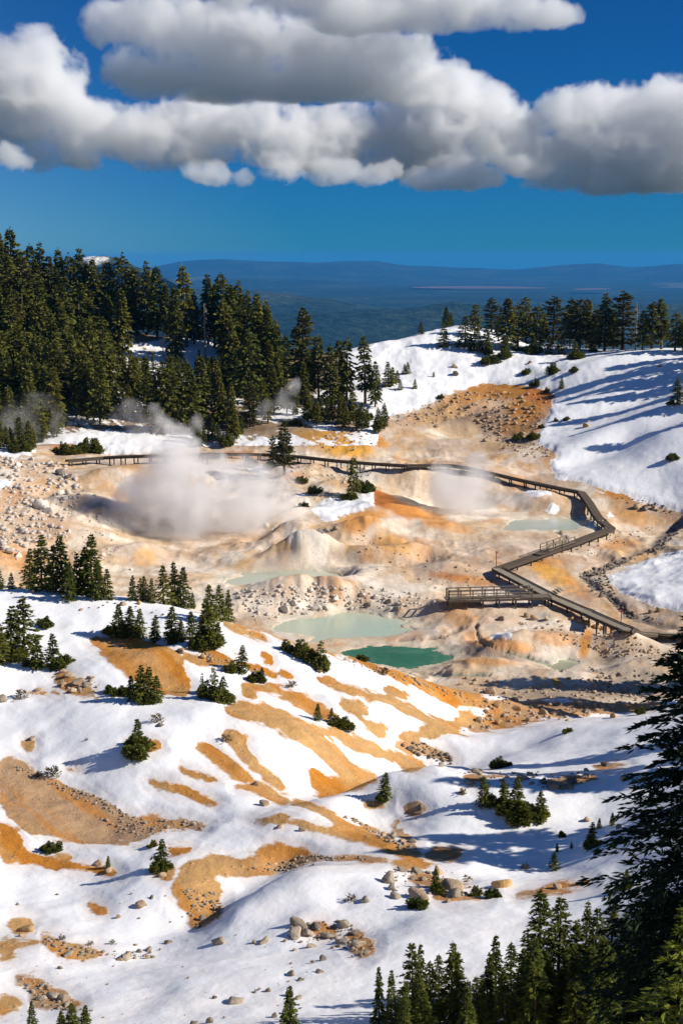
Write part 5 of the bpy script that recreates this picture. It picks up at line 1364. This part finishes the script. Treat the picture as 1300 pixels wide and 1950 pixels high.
LM_F = [("the grey snag", 391, 640), ("the lower snag", 311, 650), ("the leaning snag", 110, 625), ("the broad end tree", 577, 690), ("the lone pine", 541, 860), ("the snow peak", 190, 490), ("the boardwalk's left end", 128, 870), ("the wood's top corner", 10, 470), ("the tall steam plume", 335, 790), ("the small steam puff", 530, 760), ("the sunlit snow gap", 265, 665), ("the wood's left edge", 0, 700), ("the tallest skyline tree", 355, 560), ("the far left steam", 60, 810), ("the golden bank", 650, 830), ("the snow strip", 200, 780), ("the wood's middle", 150, 690), ("the young tree stand", 420, 740)]
LM_H = [("the snow dome", 870, 625), ("the bare orange scar", 950, 770), ("the bleached hilltop snag", 1209, 620), ("the hill's right edge", 1295, 680), ("the hilltop grove", 1040, 620), ("the wooded saddle", 740, 720), ("the snow bank", 1180, 840), ("the grove gap", 1130, 640)]
LM_M = [("the lone pine", 541, 870), ("the boardwalk's left end", 128, 870), ("the snow wedge", 655, 965), ("the golden bank", 650, 830), ("the steam plume", 350, 960), ("the white boulder field", 60, 970), ("the viewing platform", 940, 1150), ("the pale pool", 640, 1195), ("the green pool", 760, 1250), ("the boardwalk's left elbow", 945, 1083), ("the boardwalk's right bend", 1160, 1005), ("the stony pool ridge", 620, 1140), ("the boardwalk's lower end", 1190, 1200), ("the bare orange scar", 950, 770), ("the snow dome", 870, 640), ("the snow bank", 1200, 850), ("the big white boulders", 85, 960), ("the dark gravel creek", 1130, 1120), ("the shaded gully", 1120, 1320), ("the upper pool", 540, 1098)]
LM_N = [("the large ochre fan", 290, 1265), ("the spreading green bush", 265, 1410), ("the wind-flagged hemlock", 410, 1300), ("the crest's left end", 20, 1130), ("the crest clump", 120, 1080), ("the poolside trees", 420, 1150), ("the ochre ridge", 560, 1390), ("the curved ochre scar", 480, 1640), ("the brown hollow", 120, 1530), ("the fir on rocks", 307, 1625), ("the boulder cluster", 590, 1780), ("the boulder row", 810, 1680), ("the shaded shrub clump", 985, 1520), ("the tall dark tree", 1250, 1500), ("the stony gully", 980, 1350), ("the lower left outcrop", 95, 1895), ("the bottom edge sapling", 552, 1920), ("the corner trees", 1000, 1800), ("the shaded bank", 740, 1540), ("the round bare patch", 42, 1765), ("the stone strip", 180, 1810), ("the orange shoulder", 860, 1320), ("the rock pile", 150, 1300), ("the rocky shelf", 960, 1480), ("the dark boulder", 1155, 1452), ("the snowfield's left edge", 0, 1350)]
LM_C = [("the corner's left end", 720, 1900), ("the tallest corner tree", 1032, 1750), ("the tall dark tree", 1260, 1760), ("the corner's bottom edge", 960, 1930)]
SHAPE = {'fir': 'slim', 'ragged': 'ragged', 'broad': 'broad crowned', 'hemlock': 'spiky', 'front': 'pointed', 'tall': 'tall', 'shrub': 'low', 'flag': 'wind-flagged', 'dry': 'dry'}
SPEC = {'forest': ('{s} dark conifer', LM_F, 'conifers of the wooded slope'), 'hill': ('{s} conifer on the snowy hill', LM_H, 'conifers on the snowy hill'), 'hillshrub': ('low evergreen shrub in snow', LM_H, 'shrubs on the snowy hill'),
        'mid': ('{s} pine beside the boardwalk', LM_M, 'pines by the boardwalk'), 'midshrub': ('low green shrub', LM_M, 'shrubs near the boardwalk'), 'crest': ('olive hemlock on the crest', LM_N, 'hemlocks on the near slope'),
        'slope': ('{s} small hemlock', LM_N, 'hemlocks on the near slope'), 'slopeshrub': ('low spreading evergreen', LM_N, 'shrubs on the near slope'), 'front': ('{s} green sapling', LM_N, 'saplings in the near snow'),
        'frontshrub': ('dense green shrub', LM_N, 'shrubs in the near snow'), 'dry': ('dry brown shrub', LM_N, 'dry shrubs'), 'corner': ('{s} shaded fir', LM_C, 'firs in the lower right corner'),
        'rock_near': ('{m} boulder', LM_N, 'boulders in the near snow'), 'rock_mid': ('{m} boulder', LM_M, 'boulders in the basin')}
MATW = {'grey': 'grey tan', 'white': 'bleached white', 'ochre': 'ochre', 'dark': 'dark', 'tan': 'light brown'}


def direction(du, dv):
    a = math.degrees(math.atan2(-dv, du)) % 360
    return ['right of', 'above right of', 'above', 'above left of', 'left of', 'below left of', 'below', 'below right of'][int((a + 22.5) // 45) % 8]


buckets = {}
for q in REG:
    if q['grp'] in ('snag', 'tall', 'offframe', 'sun_tinted'): continue
    base, lms, grp = SPEC[q['grp']]
    top = q['p'] + Vector((0, 0, q['h'] * .5 if q['name'] != 'boulder' else 0)); u, v = uv(top); hp = q['h'] / q['p'].y * F
    size = ''
    if q['name'] == 'boulder': size = 'small ' if hp < 15 else ('big ' if hp > 29 else '')
    elif q['grp'] in ('forest', 'hill', 'corner'): size = 'short ' if hp < 62 else ('tall ' if hp > 118 else '')
    noun = size + base.format(s=SHAPE.get(q['key'], ''), m=MATW.get(q.get('mat'), ''))
    cand = sorted(((u - a) ** 2 + (v - b) ** 2, n, a, b) for n, a, b in lms)
    d, n, a, b = cand[0]
    q['grpname'] = grp
    rel = 'at' if d < 14 ** 2 else direction(u - a, v - b)
    buckets.setdefault((noun, rel, n), []).append((d, q))
for (noun, rel, n), L in buckets.items():
    L.sort(key=lambda e: e[0])
    for i, (d, q) in enumerate(L):
        lab = f'{noun} {rel} {n}'
        if len(L) > 1: lab += ', the nearest' if i == 0 else f', {ORD[min(i + 1, 20)]} nearest'
        tag(q['o'], lab, None, q['grpname'])
for q in REG:
    if q['grp'] == 'tall': tag(q['o'], 'tall black-green fir filling the lower right edge of the photo')
    if q['grp'] == 'sun_tinted': tag(q['o'], 'added young fir coloured sunlit yellow-green against the tall dark tree')
    if q['grp'] == 'offframe': tag(q['o'], 'dark fir standing on the slope beyond the right edge', None, 'firs past the right edge')
    if q['grp'] == 'snag':
        u, v = uv(q['p'])
        tag(q['o'], 'bleached bare snag among the hilltop trees on the right' if u > 800 else 'pale bare snag in the middle of the left wood' if u > 350 else 'grey bare snag beside the snow gap in the left wood' if u > 200 else 'grey bare snag high at the left of the wood', None, 'dead snags')
